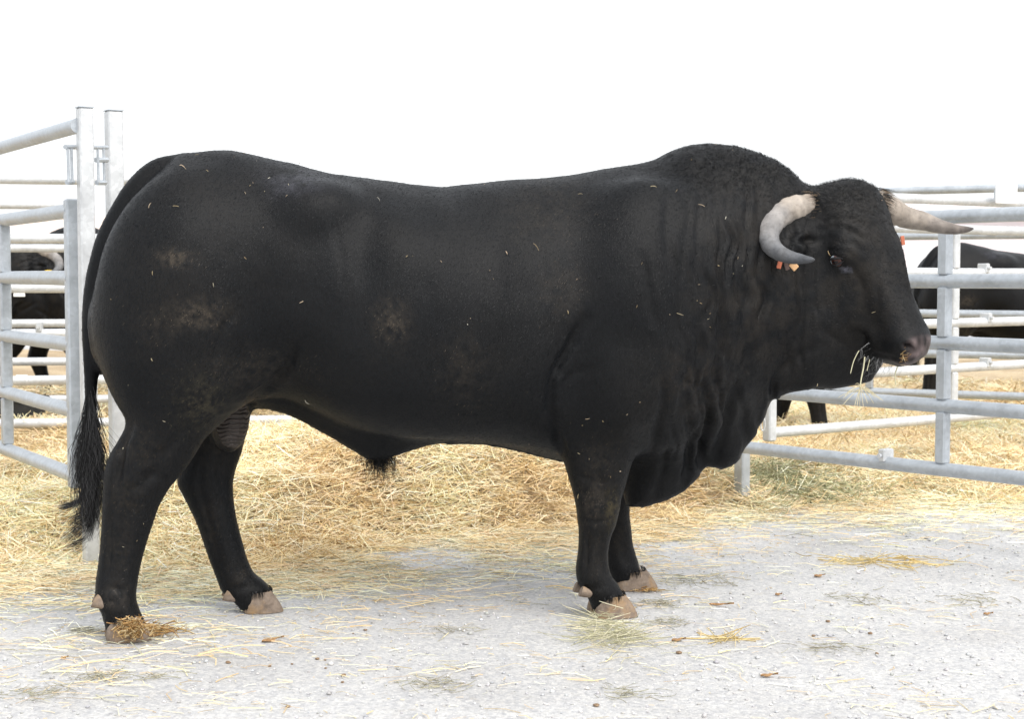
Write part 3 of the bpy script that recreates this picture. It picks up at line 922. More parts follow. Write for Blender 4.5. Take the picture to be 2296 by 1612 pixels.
CREASES = [  # traced line, depth (m), half width (m)
    ([(1318, 700), (1296, 745), (1268, 800), (1244, 860), (1236, 920), (1250, 985), (1268, 1020)], .026, .058),
    ([(1255, 920), (1268, 870), (1300, 835), (1350, 822)], .007, .022),
    ([(1450, 1040), (1475, 960), (1490, 890), (1480, 830)], .012, .022),
    ([(1510, 840), (1560, 870), (1600, 865)], .008, .018),
    ([(1640, 640), (1648, 720), (1655, 800), (1640, 880)], .004, .010),
    ([(1612, 700), (1622, 780), (1640, 830), (1618, 930), (1590, 1020)], .007, .016),
    ([(1680, 600), (1678, 690), (1690, 770), (1665, 860), (1640, 950)], .009, .012),
    ([(1715, 640), (1708, 720), (1722, 800), (1700, 860)], .006, .010),
    ([(1560, 820), (1575, 900), (1560, 980), (1545, 1080)], .007, .016),
    ([(1580, 850), (1598, 930), (1580, 1020), (1575, 1045)], .012, .013),
    ([(1545, 930), (1556, 990), (1548, 1050), (1528, 1098)], .032, .024),
    ([(1602, 900), (1590, 960), (1580, 1020), (1572, 1050)], .036, .020),
    ([(1655, 860), (1640, 930), (1620, 990), (1600, 1040)], .028, .022),
    ([(1500, 1000), (1490, 1060), (1470, 1120)], .018, .016),
    ([(1420, 1030), (1480, 1035), (1545, 1020)], .012, .016),
    ([(300, 945), (276, 1000), (268, 1050), (262, 1100)], .022, .016),
    ([(256, 1110), (250, 1180), (245, 1250), (240, 1300)], .013, .011),
    ([(292, 1130), (284, 1200), (276, 1280)], .009, .010),
    ([(370, 1000), (350, 1050), (318, 1090), (290, 1100)], .014, .018),
    ([(240, 1318), (262, 1325), (290, 1320)], .010, .009),
    ([(450, 1030), (446, 1090), (462, 1150), (480, 1220), (500, 1290)], .013, .012),
    ([(500, 1000), (490, 1050), (500, 1110)], .012, .016),
    ([(510, 1325), (545, 1318), (580, 1310)], .010, .009),
    ([(1318, 1180), (1316, 1230), (1314, 1290)], .014, .010),
    ([(1345, 1190), (1343, 1240), (1346, 1290)], .008, .009),
    ([(1288, 1095), (1310, 1108), (1335, 1104)], .010, .008),
    ([(1286, 1060), (1310, 1072), (1332, 1066)], .008, .008),
    ([(1340, 1050), (1352, 1100), (1345, 1140)], .012, .014),
    ([(1300, 1165), (1330, 1172), (1365, 1168)], .008, .010),
    ([(1303, 1318), (1330, 1322), (1362, 1312)], .010, .009),
    ([(1392, 1190), (1394, 1240), (1402, 1270)], .010, .009),
    ([(1745, 640), (1740, 720), (1765, 800), (1745, 860)], .005, .010),
    ([(1835, 735), (1880, 762), (1935, 800)], .010, .014),
    ([(1850, 770), (1800, 790), (1752, 830), (1722, 880)], .010, .016),
    ([(1928, 755), (1935, 775), (1960, 795), (2000, 806), (2040, 808)], .007, .007),
    ([(1900, 735), (1925, 752), (1932, 765)], .012, .014),
    ([(660, 770), (640, 830), (605, 870), (560, 900)], .018, .055),
    ([(480, 820), (500, 740), (530, 690)], .007, .030),
    ([(440, 900), (420, 960), (370, 1010), (310, 1040)], .007, .025),
    ([(380, 1080), (340, 1060), (300, 1075)], .006, .016),
    ([(270, 1020), (262, 1080), (262, 1150)], .006, .014),
    ([(720, 395), (740, 470), (760, 560), (770, 640)], .004, .075),
    ([(1300, 1060), (1330, 1085), (1380, 1080)], .004, .010),
    ([(1430, 560), (1450, 650), (1470, 740)], .010, .040),
    ([(1500, 420), (1490, 520), (1500, 600)], .008, .040),
    ([(1755, 430), (1775, 500), (1790, 600), (1800, 700)], .010, .022),
    ([(1845, 560), (1870, 540), (1900, 548), (1915, 570)], .005, .006),
    ([(1835, 545), (1870, 522), (1910, 532), (1930, 560)], .004, .006),
    ([(1905, 600), (1925, 625), (1935, 660)], .007, .016),
    ([(1855, 612), (1880, 622), (1905, 615)], .004, .006),
    ([(1985, 560), (1970, 640), (1965, 700)], .005, .020),
]

def scalar_smooth(D, Q, it):
    a = np.concatenate([Q[:, i] for i in range(4)]); b = np.concatenate([Q[:, (i + 1) % 4] for i in range(4)])
    src = np.concatenate([a, b]); dst = np.concatenate([b, a])
    deg = np.bincount(src, minlength=len(D)).astype(float)
    for _ in range(it):
        D = .4 * D + .6 * np.bincount(src, D[dst], len(D)) / deg
    return D

def sculpt(V, Q):
    N = vert_normals(V, Q)
    px, py = to_px(V)
    near = np.clip(.10 - V[:, 1] * 5, 0, 1) * np.clip(-N[:, 1] * 1.2 + .45, 0, 1)
    near = np.maximum(near, np.clip(-N[:, 1] * 1.2 + .45, 0, 1) * np.clip((.62 - V[:, 2]) / .1, 0, 1))
    near = scalar_smooth(near, Q, 6)
    D = np.zeros(len(V))
    warp = vnoise(V, .12, 3) * 14
    for pts, amp, wid in CREASES:
        a = np.array(pts, float)
        d, T = poly_dist(px + warp * .25, py + warp * .25, a)
        d = d / 700.0
        fade = np.sin(np.clip(T, .0, 1.) * math.pi) ** .6
        g = np.exp(-(d / wid) ** 2)
        g2 = np.exp(-((d - 2 * wid) / (1.2 * wid)) ** 2)
        D += near * fade * amp * (-g + .35 * g2)
    D = scalar_smooth(D, Q, 3)
    for cx, cy, rx, ry, am in [(900, 640, 230, 190, .012), (1430, 640, 110, 170, .018), (815, 590, 45, 110, -.016), (650, 810, 90, 60, -.020), (1290, 860, 45, 120, -.018), (430, 640, 150, 160, .010), (560, 720, 40, 110, -.012),
                               (330, 860, 40, 70, -.008), (1180, 560, 60, 200, -.008), (1060, 600, 26, 160, -.004), (990, 620, 22, 150, .004), (1120, 620, 22, 150, .004), (1540, 640, 45, 170, -.014), (1470, 900, 60, 90, .012), (1400, 960, 40, 60, .008),
                               (1930, 650, 30, 45, -.010), (1985, 640, 18, 70, .005), (1880, 690, 60, 50, .006), (380, 1010, 30, 60, .006), (300, 1090, 22, 40, .005)]:
        D += near * am * np.exp(-(((px - cx) / rx) ** 2 + ((py - cy) / ry) ** 2))
    # fine upright skin wrinkles on the neck, dewlap, elbow
    def area(cx, cy, rx, ry): return np.exp(-(((px - cx) / rx) ** 2 + ((py - cy) / ry) ** 2) ** 2)
    wr = vnoise(np.stack([px / 10.0 + vnoise(V, .08, 5) * 1.6, V[:, 1] * 0, py / 110.0], 1), 1.0, 9)
    wr = np.minimum(wr, .25)
    D += near * area(1660, 730, 160, 340) * wr * .016
    D += near * area(1590, 960, 110, 170) * wr * .004
    D += near * area(1225, 880, 60, 110) * wr * .006
    wd = vnoise(np.stack([(px + py * .8) / 9.0, V[:, 1] * 0, (px - py) / 90.0], 1), 1.0, 4)
    D += near * area(1360, 900, 120, 60) * np.minimum(wd, .2) * .003
    # head wrinkles round the brow
    rr = np.hypot(px - 1880, (py - 600) * 1.1)
    D += near * area(1890, 520, 70, 70) * np.sin(rr / 4.2 + vnoise(V, .03, 2) * 2.2) * .0018
    # nostril, mouth corner
    rn = np.hypot((px - 2036) * .9 + (py - 776) * .35, (py - 776) * 1.25 - (px - 2036) * .2)
    D -= np.exp(-(rn / 9.5) ** 4) * .016 * (V[:, 1] < .2) * (V[:, 0] > 1.2)
    D += np.exp(-((rn - 17) / 5) ** 2) * .003 * (V[:, 0] > 1.2)
    D -= near * np.exp(-(((px - 1930) / 13) ** 2 + ((py - 766) / 17) ** 2)) * .014
    # scrotum ribs
    D += area(525, 945, 45, 75) * np.sin(py / 2.6 + (px - 525) * .10) * .0008
    # curly rough hair on the crest, poll and crown
    cr = area(1650, 390, 190, 75) * np.clip(N[:, 2] + .5, 0, 1) + area(1900, 450, 110, 85)
    D += cr * (vnoise(V, .022, 6) * .004 + vnoise(V, .011, 8) * .002)
    # hollows and swells of muscle, uneven hide
    D += vnoise(V, .26, 1) * .009 + vnoise(V, .11, 2) * .0034 + vnoise(V, .045, 4) * .0008
    leg_k = np.clip((V[:, 2] - .42) / .3, 0, 1)
    V = V + N * (D * (.75 + .25 * leg_k))[:, None]
    return V

def hide_tint(V):
    px, py = to_px(V)
    C = np.zeros((len(V), 4), np.float32)
    def blob(cx, cy, rx, ry, col, a, ns=.03, hard=1.0, near=True):
        g = np.exp(-(((px - cx) / rx) ** 2 + ((py - cy) / ry) ** 2))
        g = g * np.clip(.75 + vnoise(V, ns, 11) * 1.1 + vnoise(V, ns * .35, 12) * .9, 0, 1.4) * a
        if near: g = g * (V[:, 1] < .06)
        g = np.clip(g, 0, 1)
        up = g > C[:, 3]
        C[up, :3] = col; C[up, 3] = g[up]
    dust = (.085, .068, .050)
    blob(392, 578, 34, 18, dust, .45, .012)
    blob(440, 705, 60, 34, dust, .34, .014)
    blob(360, 720, 60, 50, dust, .10, .02)
    blob(880, 720, 34, 42, dust, .32, .012)
    blob(455, 905, 60, 60, (.06, .052, .034), .32, .012)
    blob(560, 830, 110, 50, dust, .12, .015)
    blob(1260, 650, 50, 70, dust, .09, .02)
    blob(1040, 830, 60, 80, dust, .09, .02)
    blob(1330, 1130, 40, 60, dust, .2, .015)
    blob(1372, 1140, 16, 45, (.10, .08, .04), .28, .010)
    blob(262, 1338, 22, 24, (.10, .085, .07), .5, .03)
    blob(1230, 470, 90, 90, dust, .07, .02)
    blob(660, 405, 60, 30, (.05, .05, .06), .5, .05)
    blob(1560, 850, 80, 80, (.03, .024, .018), .3, .03)
    for bx, by, rx, ry in [(300, 1000, 70, 60), (280, 1120, 40, 70), (265, 1230, 34, 60), (480, 1000, 40, 60), (470, 1180, 30, 70), (1340, 1040, 50, 60), (1330, 1220, 30, 60), (1390, 1200, 20, 60), (540, 1290, 30, 30)]:
        blob(bx, by, rx, ry, (.055, .043, .030), .14, .010, near=False)
    blob(1700, 640, 140, 240, (.018, .0155, .013), .6, .05)
    blob(1920, 620, 120, 160, (.018, .0155, .013), .6, .05)
    # bare skin of muzzle, eyelid corner and scrotum
    w = (V - HOl); a = w @ HAl / KA; n = w @ HNl; r = w @ HRl
    mz = np.clip((a - .575) / .02, 0, 1) * np.clip((n + .045) / .02, 0, 1) * np.clip((.075 - np.abs(r)) / .02, 0, 1)
    up = mz > .05
    C[up, :3] = np.array([.075, .058, .057]) * (1 + .9 * vnoise(V[up], .016, 3) + .5 * vnoise(V[up], .04, 5))[:, None].clip(.15, 2); C[up, 3] = np.maximum(mz[up], C[up, 3])
    no = np.exp(-((np.hypot(px - 2036, (py - 776) * 1.2) / 10) ** 4)) * (V[:, 0] > 1.2)  # shade of the nostril painted dark over a shallow dimple
    up = no > .3
    C[up, :3] = (.010, .007, .007); C[up, 3] = np.maximum(no[up], C[up, 3])
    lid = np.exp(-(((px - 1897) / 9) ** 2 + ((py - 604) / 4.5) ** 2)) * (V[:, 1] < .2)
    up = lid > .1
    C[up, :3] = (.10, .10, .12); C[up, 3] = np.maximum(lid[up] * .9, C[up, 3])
    sc = (((px - 523) / 40) ** 2 + ((py - 948) / 58) ** 2 < 1) & (np.abs(V[:, 1] - .02) < .10)
    C[sc, :3] = (.052, .040, .034); C[sc, 3] = .85
    return C

VOX = .008
BV, BQ = build_body(VOX)
BV = sculpt(BV, BQ)
BV = lap_smooth(BV, BQ, 1, .4)
BN = vert_normals(BV, BQ)
_ppx, _ppy = to_px(BV)

bull = empty('bull', B0, YAW)
tag(bull, 'huge black bull standing side on in front of the pens, head turned to the camera', 'bull', 'black bulls at the show')
body_me = np_mesh('body', BV, BQ, True, hide_tint(BV))
body = link('body', body_me, M['coat'], bull)
def scrotum_skin():
    m, nt, p = new_mat('wrinkled_skin')
    v = coords(nt)
    wv = nd(nt, 'ShaderNodeTexWave', Scale=24.0, Distortion=5.5, Detail=2.0)
    wv.bands_direction = 'Z'
    wv.inputs['Detail Scale'].default_value = 1.2
    nt.links.new(v, wv.inputs['Vector'])
    r = ramp(nt, [(.2, (.026, .020, .017)), (.7, (.046, .036, .031))])
    nt.links.new(wv.outputs['Fac'], r.inputs[0]); nt.links.new(r.outputs[0], p.inputs['Base Color'])
    p.inputs['Roughness'].default_value = .6
    b = nd(nt, 'ShaderNodeBump', Strength=.9, Distance=.006)
    nt.links.new(wv.outputs['Fac'], b.inputs['Height']); nt.links.new(b.outputs[0], p.inputs['Normal'])
    return m
M['scrotum'] = scrotum_skin()
body_me.materials.append(M['scrotum'])
_bx, _by = to_px(BV)
_sc = (((_bx - 523) / 40) ** 2 + ((_by - 948) / 58) ** 2 < 1) & (np.abs(BV[:, 1] - .02) < .10)
body_me.polygons.foreach_set('material_index', _sc[BQ].all(1).astype(np.int32))
body['label'] = 'deep black body with pale dust on thigh and flank'

def strands(name, roots, tips, bend, width, col, parent, nseg=4, mat='hair', jitter=.0, taper=True, face=None):
    """flat tapering hairs: roots, tips (n,3); bend (n,3) pushes the middle"""
    n = len(roots)
    t = np.linspace(0, 1, nseg + 1)
    P = roots[:, None] * (1 - t)[None, :, None] + tips[:, None] * t[None, :, None] + bend[:, None] * (4 * t * (1 - t))[None, :, None]
    if jitter: P[:, 1:] += rng.normal(0, jitter, P[:, 1:].shape) * t[None, 1:, None]
    d = tips - roots
    sd = np.cross(d, rng.normal(0, 1, (n, 3)) if face is None else face)
    sd /= np.linalg.norm(sd, axis=1, keepdims=True) + 1e-9
    w = (width if np.ndim(width) else np.full(n, width))
    wt_ = (1 - .85 * t) if taper else np.ones_like(t)
    off = sd[:, None] * (w[:, None] * wt_[None])[:, :, None] * .5
    V = np.stack([P - off, P + off], 2).reshape(-1, 3)
    m = nseg + 1
    base = (np.arange(n) * m * 2)[:, None] + (np.arange(nseg) * 2)[None]
    F = np.stack([base, base + 1, base + 3, base + 2], -1).reshape(-1, 4)
    c = np.repeat(col, m * 2, 0)
    c = np.concatenate([c, np.ones((len(c), 1))], 1)
    return link(name, np_mesh(name, V, F, True, c), M[mat], parent)

def black(n, lo=.006, hi=.02, warm=1.0):
    g = rng.uniform(lo, hi, n)
    return np.stack([g * warm, g, g / warm], 1)

# horns -----------------------------------------------------------
def horn_mat():
    m, nt, p = new_mat('horn')
    at = nd(nt, 'ShaderNodeAttribute', attribute_name='tint')
    v = coords(nt)
    n = nd(nt, 'ShaderNodeTexNoise', Scale=60.0, Detail=6.0, Roughness=.7)
    nt.links.new(v, n.inputs['Vector'])
    r = ramp(nt, [(0.3, (.62, .60, .58)), (.5, (1, 1, 1)), (.75, (1.12, 1.1, 1.05))])
    nt.links.new(n.outputs['Fac'], r.inputs[0])
    mx = nd(nt, 'ShaderNodeMixRGB', blend_type='MULTIPLY', Fac=.8)
    nt.links.new(at.outputs['Color'], mx.inputs[1]); nt.links.new(r.outputs[0], mx.inputs[2])
    nt.links.new(mx.outputs[0], p.inputs['Base Color'])
    p.inputs['Roughness'].default_value = .55
    p.inputs['Specular IOR Level'].default_value = .3
    b = nd(nt, 'ShaderNodeBump', Strength=.45, Distance=.003)
    nt.links.new(n.outputs['Fac'], b.inputs['Height']); nt.links.new(b.outputs[0], p.inputs['Normal'])
    return m
M['horn'] = horn_mat()

def make_horn(spec, cols):
    """spec: (picture x, y, metres to the near side, radius)"""
    L = np.array([np.append(on_head(x, y, r), rad) for x, y, r, rad in spec])
    C4 = catmull(L, 8)
    mb = MB(); mb.tube(C4[:, :3], C4[:, 3], 20)
    V = np.array(mb.v)
    ring = np.repeat(np.linspace(0, 1, len(C4)), 20)
    th = np.tile(np.arange(20), len(C4))
    nz = vnoise(V, .02, 5) * .0022 + vnoise(V, .006, 6) * .0007 + np.sin(ring * 70 + vnoise(V, .05, 1) * 5) * .0011 * np.clip(1.1 - ring * 1.6, 0, 1)
    cen = np.repeat(C4[:, :3], 20, 0)
    dr = V - cen; dr /= np.linalg.norm(dr, axis=1, keepdims=True) + 1e-9
    V = V + dr * (nz * np.clip(1.2 - ring, 0.1, 1))[:, None]
    cp, cc = zip(*cols)
    col = np.stack([np.interp(ring + vnoise(V, .03, 7) * .08, cp, [c[i] for c in cc]) for i in range(3)] + [np.ones(len(V))], 1)
    band = 1 + .13 * np.sin(ring * 70 + vnoise(V, .05, 1) * 5) * np.clip(1.1 - ring * 1.5, 0, 1) + .22 * vnoise(V, .018, 3) + .12 * vnoise(V, .007, 4)
    col[:, :3] *= band[:, None]
    me = bpy.data.meshes.new('horn')
    me.from_pydata([tuple(p) for p in V], [], mb.f); me.update()
    me.polygons.foreach_set('use_smooth', np.ones(len(me.polygons), bool))
    a = me.color_attributes.new('tint', 'FLOAT_COLOR', 'POINT'); a.data.foreach_set('color', col.astype(np.float32).ravel())
    return link('horn', me, M['horn'], bull)

hn = make_horn([(1850, 474, .07, .046), (1818, 466, .115, .045), (1785, 467, .18, .043), (1752, 479, .24, .042), (1728, 504, .29, .039), (1722, 534, .32, .034), (1738, 560, .335, .027), (1768, 575, .34, .021), (1800, 581, .335, .0145), (1820, 582, .33, .008), (1827, 582, .328, .002)],
               [(0, (.31, .245, .19)), (.22, (.34, .295, .25)), (.38, (.26, .245, .235)), (.56, (.175, .175, .178)), (.78, (.090, .095, .104)), (1, (.055, .057, .063))])
hn['label'] = 'near horn curving forward, grey with a pinkish base'
hf = make_horn([(1930, 452, -.06, .042), (1962, 456, -.11, .043), (1995, 470, -.165, .042), (2032, 487, -.215, .036), (2070, 496, -.255, .030), (2110, 508, -.285, .022), (2145, 514, -.30, .0155), (2168, 514, -.305, .010), (2182, 512, -.305, .003)],
               [(0, (.36, .30, .245)), (.3, (.32, .275, .23)), (.6, (.24, .21, .185)), (.85, (.17, .145, .13)), (1, (.12, .11, .105))])
hf['label'] = 'far horn pointing forward past the forehead, pale brown'

def horn_fringe(spec, n, name):
    """hair of the crown lying over the root of a horn"""
    (x0, y0, r0, q0), (x1, y1, r1, q1) = spec
    a, b = on_head(x0, y0, r0), on_head(x1, y1, r1)
    d = (b - a) / np.linalg.norm(b - a)
    e1 = np.cross(d, HAl); e1 /= np.linalg.norm(e1); e2 = np.cross(d, e1)
    th = rng.uniform(0, 6.28, n)
    rad = np.cos(th)[:, None] * e1 + np.sin(th)[:, None] * e2
    roots = a + d * rng.uniform(-.01, .012, (n, 1)) + rad * q0 * 1.0
    tips = roots + d * rng.uniform(.015, .060, (n, 1)) + rad * rng.uniform(-.002, .012, (n, 1)) + rng.normal(0, .005, (n, 3))
    g = rng.uniform(.006, .02, n); pale = rng.random(n) < .3
    col = np.stack([g, g, g], 1); col[pale] = np.array([(.30, .22, .15)]) * rng.uniform(.5, 1.2, (pale.sum(), 1))
    strands(name, roots, tips, rad * .003, .0016, col, bull, 3)
# eyes ------------------------------------------------------------
m, nt, p = new_mat('eye')
_a = nd(nt, 'ShaderNodeAttribute', attribute_name='tint'); nt.links.new(_a.outputs['Color'], p.inputs['Base Color'])
p.inputs['Roughness'].default_value = .06
p.inputs['Specular IOR Level'].default_value = .3
M['eye'] = m
M['lid'] = simple('eyelid_skin', (.016, .015, .016), .5, .3, .3, 60, .4)
def uv_sphere(c, r, nu=20, nv=12):
    V = [(c[0], c[1], c[2] + r)]
    for j in range(1, nv):
        ph = math.pi * j / nv
        for i in range(nu):
            th = 2 * math.pi * i / nu
            V.append((c[0] + r * SIN(ph) * COS(th), c[1] + r * SIN(ph) * SIN(th), c[2] + r * COS(ph)))
    V.append((c[0], c[1], c[2] - r))
    F = []
    for i in range(nu):
        F.append((0, 1 + i, 1 + (i + 1) % nu))
        F.append((len(V) - 1, 1 + (nv - 2) * nu + (i + 1) % nu, 1 + (nv - 2) * nu + i))
    for j in range(nv - 2):
        for i in range(nu):
            a = 1 + j * nu + i; b = 1 + j * nu + (i + 1) % nu
            F.append((a, a + nu, b + nu, b))
    return V, F
for sg in (1, -1):
    ev = np.argmin(np.hypot(_ppx - 1875, _ppy - 586) + (BN[:, 1] > -.05) * 1e4)
    eP, eN = BV[ev], BN[ev]
    eC = eP - eN * .0155
    eT = HFl - eN * (HFl @ eN); eT /= np.linalg.norm(eT); eU = np.cross(eN, eT); eU *= np.sign(eU[2])
    put = (lambda q: q) if sg > 0 else (lambda q: mirror(q))
    EV, EF = uv_sphere((0, 0, 0), .0245, 40, 28)
    EV = np.array(EV)
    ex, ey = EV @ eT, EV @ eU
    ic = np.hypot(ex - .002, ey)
    ec_ = np.where((ic < .0155)[:, None], np.array([(.040, .014, .009)]), np.array([(.30, .34, .37)]))  # eye white at the rear corner, pale bluish to stand in for a glint
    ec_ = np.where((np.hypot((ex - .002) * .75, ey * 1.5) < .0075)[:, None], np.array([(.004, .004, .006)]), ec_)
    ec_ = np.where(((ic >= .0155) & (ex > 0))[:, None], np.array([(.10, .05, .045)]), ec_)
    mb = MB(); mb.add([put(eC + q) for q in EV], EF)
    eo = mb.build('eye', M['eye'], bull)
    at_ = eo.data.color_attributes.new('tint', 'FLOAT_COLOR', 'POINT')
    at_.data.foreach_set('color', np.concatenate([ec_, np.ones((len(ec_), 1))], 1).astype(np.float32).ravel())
    for top in (1, -1):
        mb = MB()
        for k, (ro, hh, rad) in enumerate(((.0, .0125, .0040),)):
            q = []
            for a_ in np.linspace(-1.25, 1.25, 17):
                x_ = .0270 * a_ / 1.25 * (1 + ro * 20); y_ = top * (hh if top > 0 else hh * .82) * COS(a_ * .98) + .0012 * a_
                d_ = math.sqrt(max(.0252 ** 2 - min(x_ * x_ + y_ * y_, .0004), 0))
                q.append(put(eC + eT * x_ + eU * y_ + eN * (max(d_, .0150) - ro * .35)))
            mb.tube(q, [rad * (.35 + .65 * COS(t_) ** .6) for t_ in np.linspace(-1.45, 1.45, 17)], 10)
        mb.build('eyelid', M['lid'], bull)

# hooves (two claws each) and dewclaws ------------------------------
def hoof_mat():
    m, nt, p = new_mat('hoof')
    v = coords(nt)
    n1 = nd(nt, 'ShaderNodeTexNoise', Scale=42.0, Detail=7.0, Roughness=.7)
    n2 = nd(nt, 'ShaderNodeTexNoise', Scale=16.0, Detail=5.0, Roughness=.6)
    wv = nd(nt, 'ShaderNodeTexWave', Scale=26.0, Distortion=6.0, Detail=2.0); wv.bands_direction = 'Z'
    for q in (n1, n2, wv): nt.links.new(v, q.inputs['Vector'])
    r1 = ramp(nt, [(.25, (.11, .085, .068)), (.5, (.215, .168, .132)), (.75, (.31, .25, .20))])
    nt.links.new(n1.outputs['Fac'], r1.inputs[0])
    r2 = ramp(nt, [(.48, (0, 0, 0)), (.68, (1, 1, 1))])
    nt.links.new(n2.outputs['Fac'], r2.inputs[0])
    mx = nd(nt, 'ShaderNodeMixRGB'); mx.inputs[2].default_value = (.38, .24, .11, 1)
    k = nd(nt, 'ShaderNodeMath', operation='MULTIPLY'); k.inputs[1].default_value = .6
    nt.links.new(r2.outputs[0], k.inputs[0]); nt.links.new(k.outputs[0], mx.inputs['Fac']); nt.links.new(r1.outputs[0], mx.inputs[1])
    nt.links.new(mx.outputs[0], p.inputs['Base Color'])
    p.inputs['Roughness'].default_value = .7; p.inputs['Specular IOR Level'].default_value = .2
    b1 = nd(nt, 'ShaderNodeBump', Strength=.10, Distance=.003); nt.links.new(wv.outputs['Fac'], b1.inputs['Height'])
    b2 = nd(nt, 'ShaderNodeBump', Strength=.6, Distance=.003); nt.links.new(n1.outputs['Fac'], b2.inputs['Height']); nt.links.new(b1.outputs[0], b2.inputs['Normal'])
    nt.links.new(b2.outputs[0], p.inputs['Normal'])
    return m
M['hoof'] = hoof_mat()
def claw_pts(L, W, H, toe):
    """one claw standing at the origin, toe to +x: rings from sole to coronet"""
    prof = [(0.0, 1.00, 1.00), (.15, 1.0, 1.0), (.45, .93, .96), (.75, .82, .90), (1.0, .70, .86)]
    V, n = [], 16
    for h, sl, sw_ in prof:
        zf = h * H
        for i in range(n):
            th = 2 * math.pi * i / n
            cx, cy = COS(th), SIN(th)
            x = (abs(cx) ** .8) * math.copysign(1, cx) * L * .5 * sl
            y = (abs(cy) ** .7) * math.copysign(1, cy) * W * .5 * sw_
            if cx > 0: y *= 1 - .42 * cx ** 2
            lean = -(h * H) * toe
            top = zf if cx > 0 else zf * (1 - .32 * cx * cx)
            V.append((x + lean * (.6 + .4 * max(cx, 0)), y, top))
    F = [tuple(reversed(range(n)))]
    for k in range(len(prof) - 1):
        for i in range(n):
            j = (i + 1) % n
            F.append((k * n + i, k * n + j, (k + 1) * n + j, (k + 1) * n + i))
    F.append(tuple(range((len(prof) - 1) * n, len(prof) * n)))
    return V, F

def foot(px0, px1, pyb, H, lat, dew=None, yaw=0.0, label=None):
    """hoof whose sole spans px0..px1 in the picture"""
    a, b = px_local(px0, pyb, lat), px_local(px1, pyb, lat)
    L = b[0] - a[0]; cx = (a[0] + b[0]) / 2
    mb = MB()
    for sg in (-1, 1):
        V, F = claw_pts(L, .062, H, .30)
        V = np.array(V)
        V[:, 1] += sg * .033
        V[:, 0] += -.006 if sg > 0 else 0
        V = V + np.stack([vnoise(V + cx, .03, 3 + sg), vnoise(V + cx, .03, 5 + sg), V[:, 2] * 0], 1) * .002
        c, s = COS(yaw), SIN(yaw)
        V = np.stack([cx + V[:, 0] * c - V[:, 1] * s, lat + V[:, 0] * s + V[:, 1] * c, V[:, 2] + .002], 1)
        mb.add(V, F)
    o = mb.build('hoof', M['hoof'], bull, angle=60)
    if label: o['label'] = label
    nf_ = 260                                                  # hair falling over the top of the hoof
    th = rng.uniform(-2.0, 2.0, nf_)
    rt = np.stack([cx - .012 - H * .2 + np.cos(th) * L * .40, lat + np.sin(th) * .062, H * (.98 + .16 * (np.cos(th) < 0) * 0 - .30 * (np.cos(th) < -.2) * np.cos(th) ** 2) + rng.uniform(0, .012, nf_)], 1)
    out = np.stack([np.cos(th), np.sin(th), 0 * th], 1)
    strands('fetlock_hair', rt, rt + out * rng.uniform(.001, .006, (nf_, 1)) + np.array([.004, 0, -1]) * rng.uniform(.010, .026, (nf_, 1)), out * .003, .0018, black(nf_, .005, .014), bull, 3)
    if dew:
        x, y, r = dew
        for sg in (-1, 1):
            c = px_local(x, y, lat - .03)
            mb = MB()
            V, F = claw_pts(r * 1.75, r * 1.25, r * 1.7, .2)
            V = np.array(V)
            V = np.stack([V[:, 2] - r * .9, V[:, 1], -V[:, 0]], 1)
            ca, sa = COS(.5), SIN(.5)
            V = np.stack([V[:, 0] * ca + V[:, 2] * sa, V[:, 1], -V[:, 0] * sa + V[:, 2] * ca], 1)
            V = V + np.stack([vnoise(V + c[0], .02, 3), vnoise(V + c[0], .02, 4), vnoise(V, .02, 5)], 1) * .0025
            V = V + (c[0], lat + sg * .034, c[2])
            mb.add(V, F)
            mb.build('dewclaw', M['hoof'], bull, angle=80)

foot(240, 342, 1428, .070, -.155, (226, 1354, .024), 0, 'hoof caked with straw and dung')
foot(546, 634, 1368, .066, .14, (516, 1340, .022))
foot(1328, 1424, 1379, .068, -.18, (1313, 1331, .020))
foot(1378, 1468, 1319, .064, .205, None)

# ear tags ---------------------------------------------------------
def tag_mat(name, c):
    return simple(name, c, .45, .4, .06, 30, .05)
M['tag_orange'] = tag_mat('orange_plastic', (.50, .15, .08))
M['tag_amber'] = tag_mat('amber_plastic', (.66, .40, .20))
M['tag_brown'] = tag_mat('brown_plastic', (.12, .08, .07))
def ear_tag(px, py, r, w, h, mat, lean, label):
    c = on_head(px, py, r)
    mb = MB()
    mb.box((0, 0, 0), (w, .004, h), 0, .0015)
    V = np.array(mb.v)
    x, z = V[:, 0].copy(), V[:, 2].copy()
    V[:, 0] = x * COS(lean) - z * SIN(lean); V[:, 2] = x * SIN(lean) + z * COS(lean)
    mb.v = [tuple(q) for q in V + c]
    o = mb.build('ear_tag', mat, bull)
    o['label'] = label
ear_tag(1748, 592, .315, .015, .028, M['tag_orange'], -.25, 'small orange ear tag')
ear_tag(1764, 596, .318, .014, .026, M['tag_brown'], .3, 'small dark ear tag')
ear_tag(1780, 596, .316, .022, .026, M['tag_amber'], .75, 'square amber ear tag')
ear_tag(2024, 539, -.15, .014, .030, M['tag_orange'], .15, 'orange tag on the far ear')

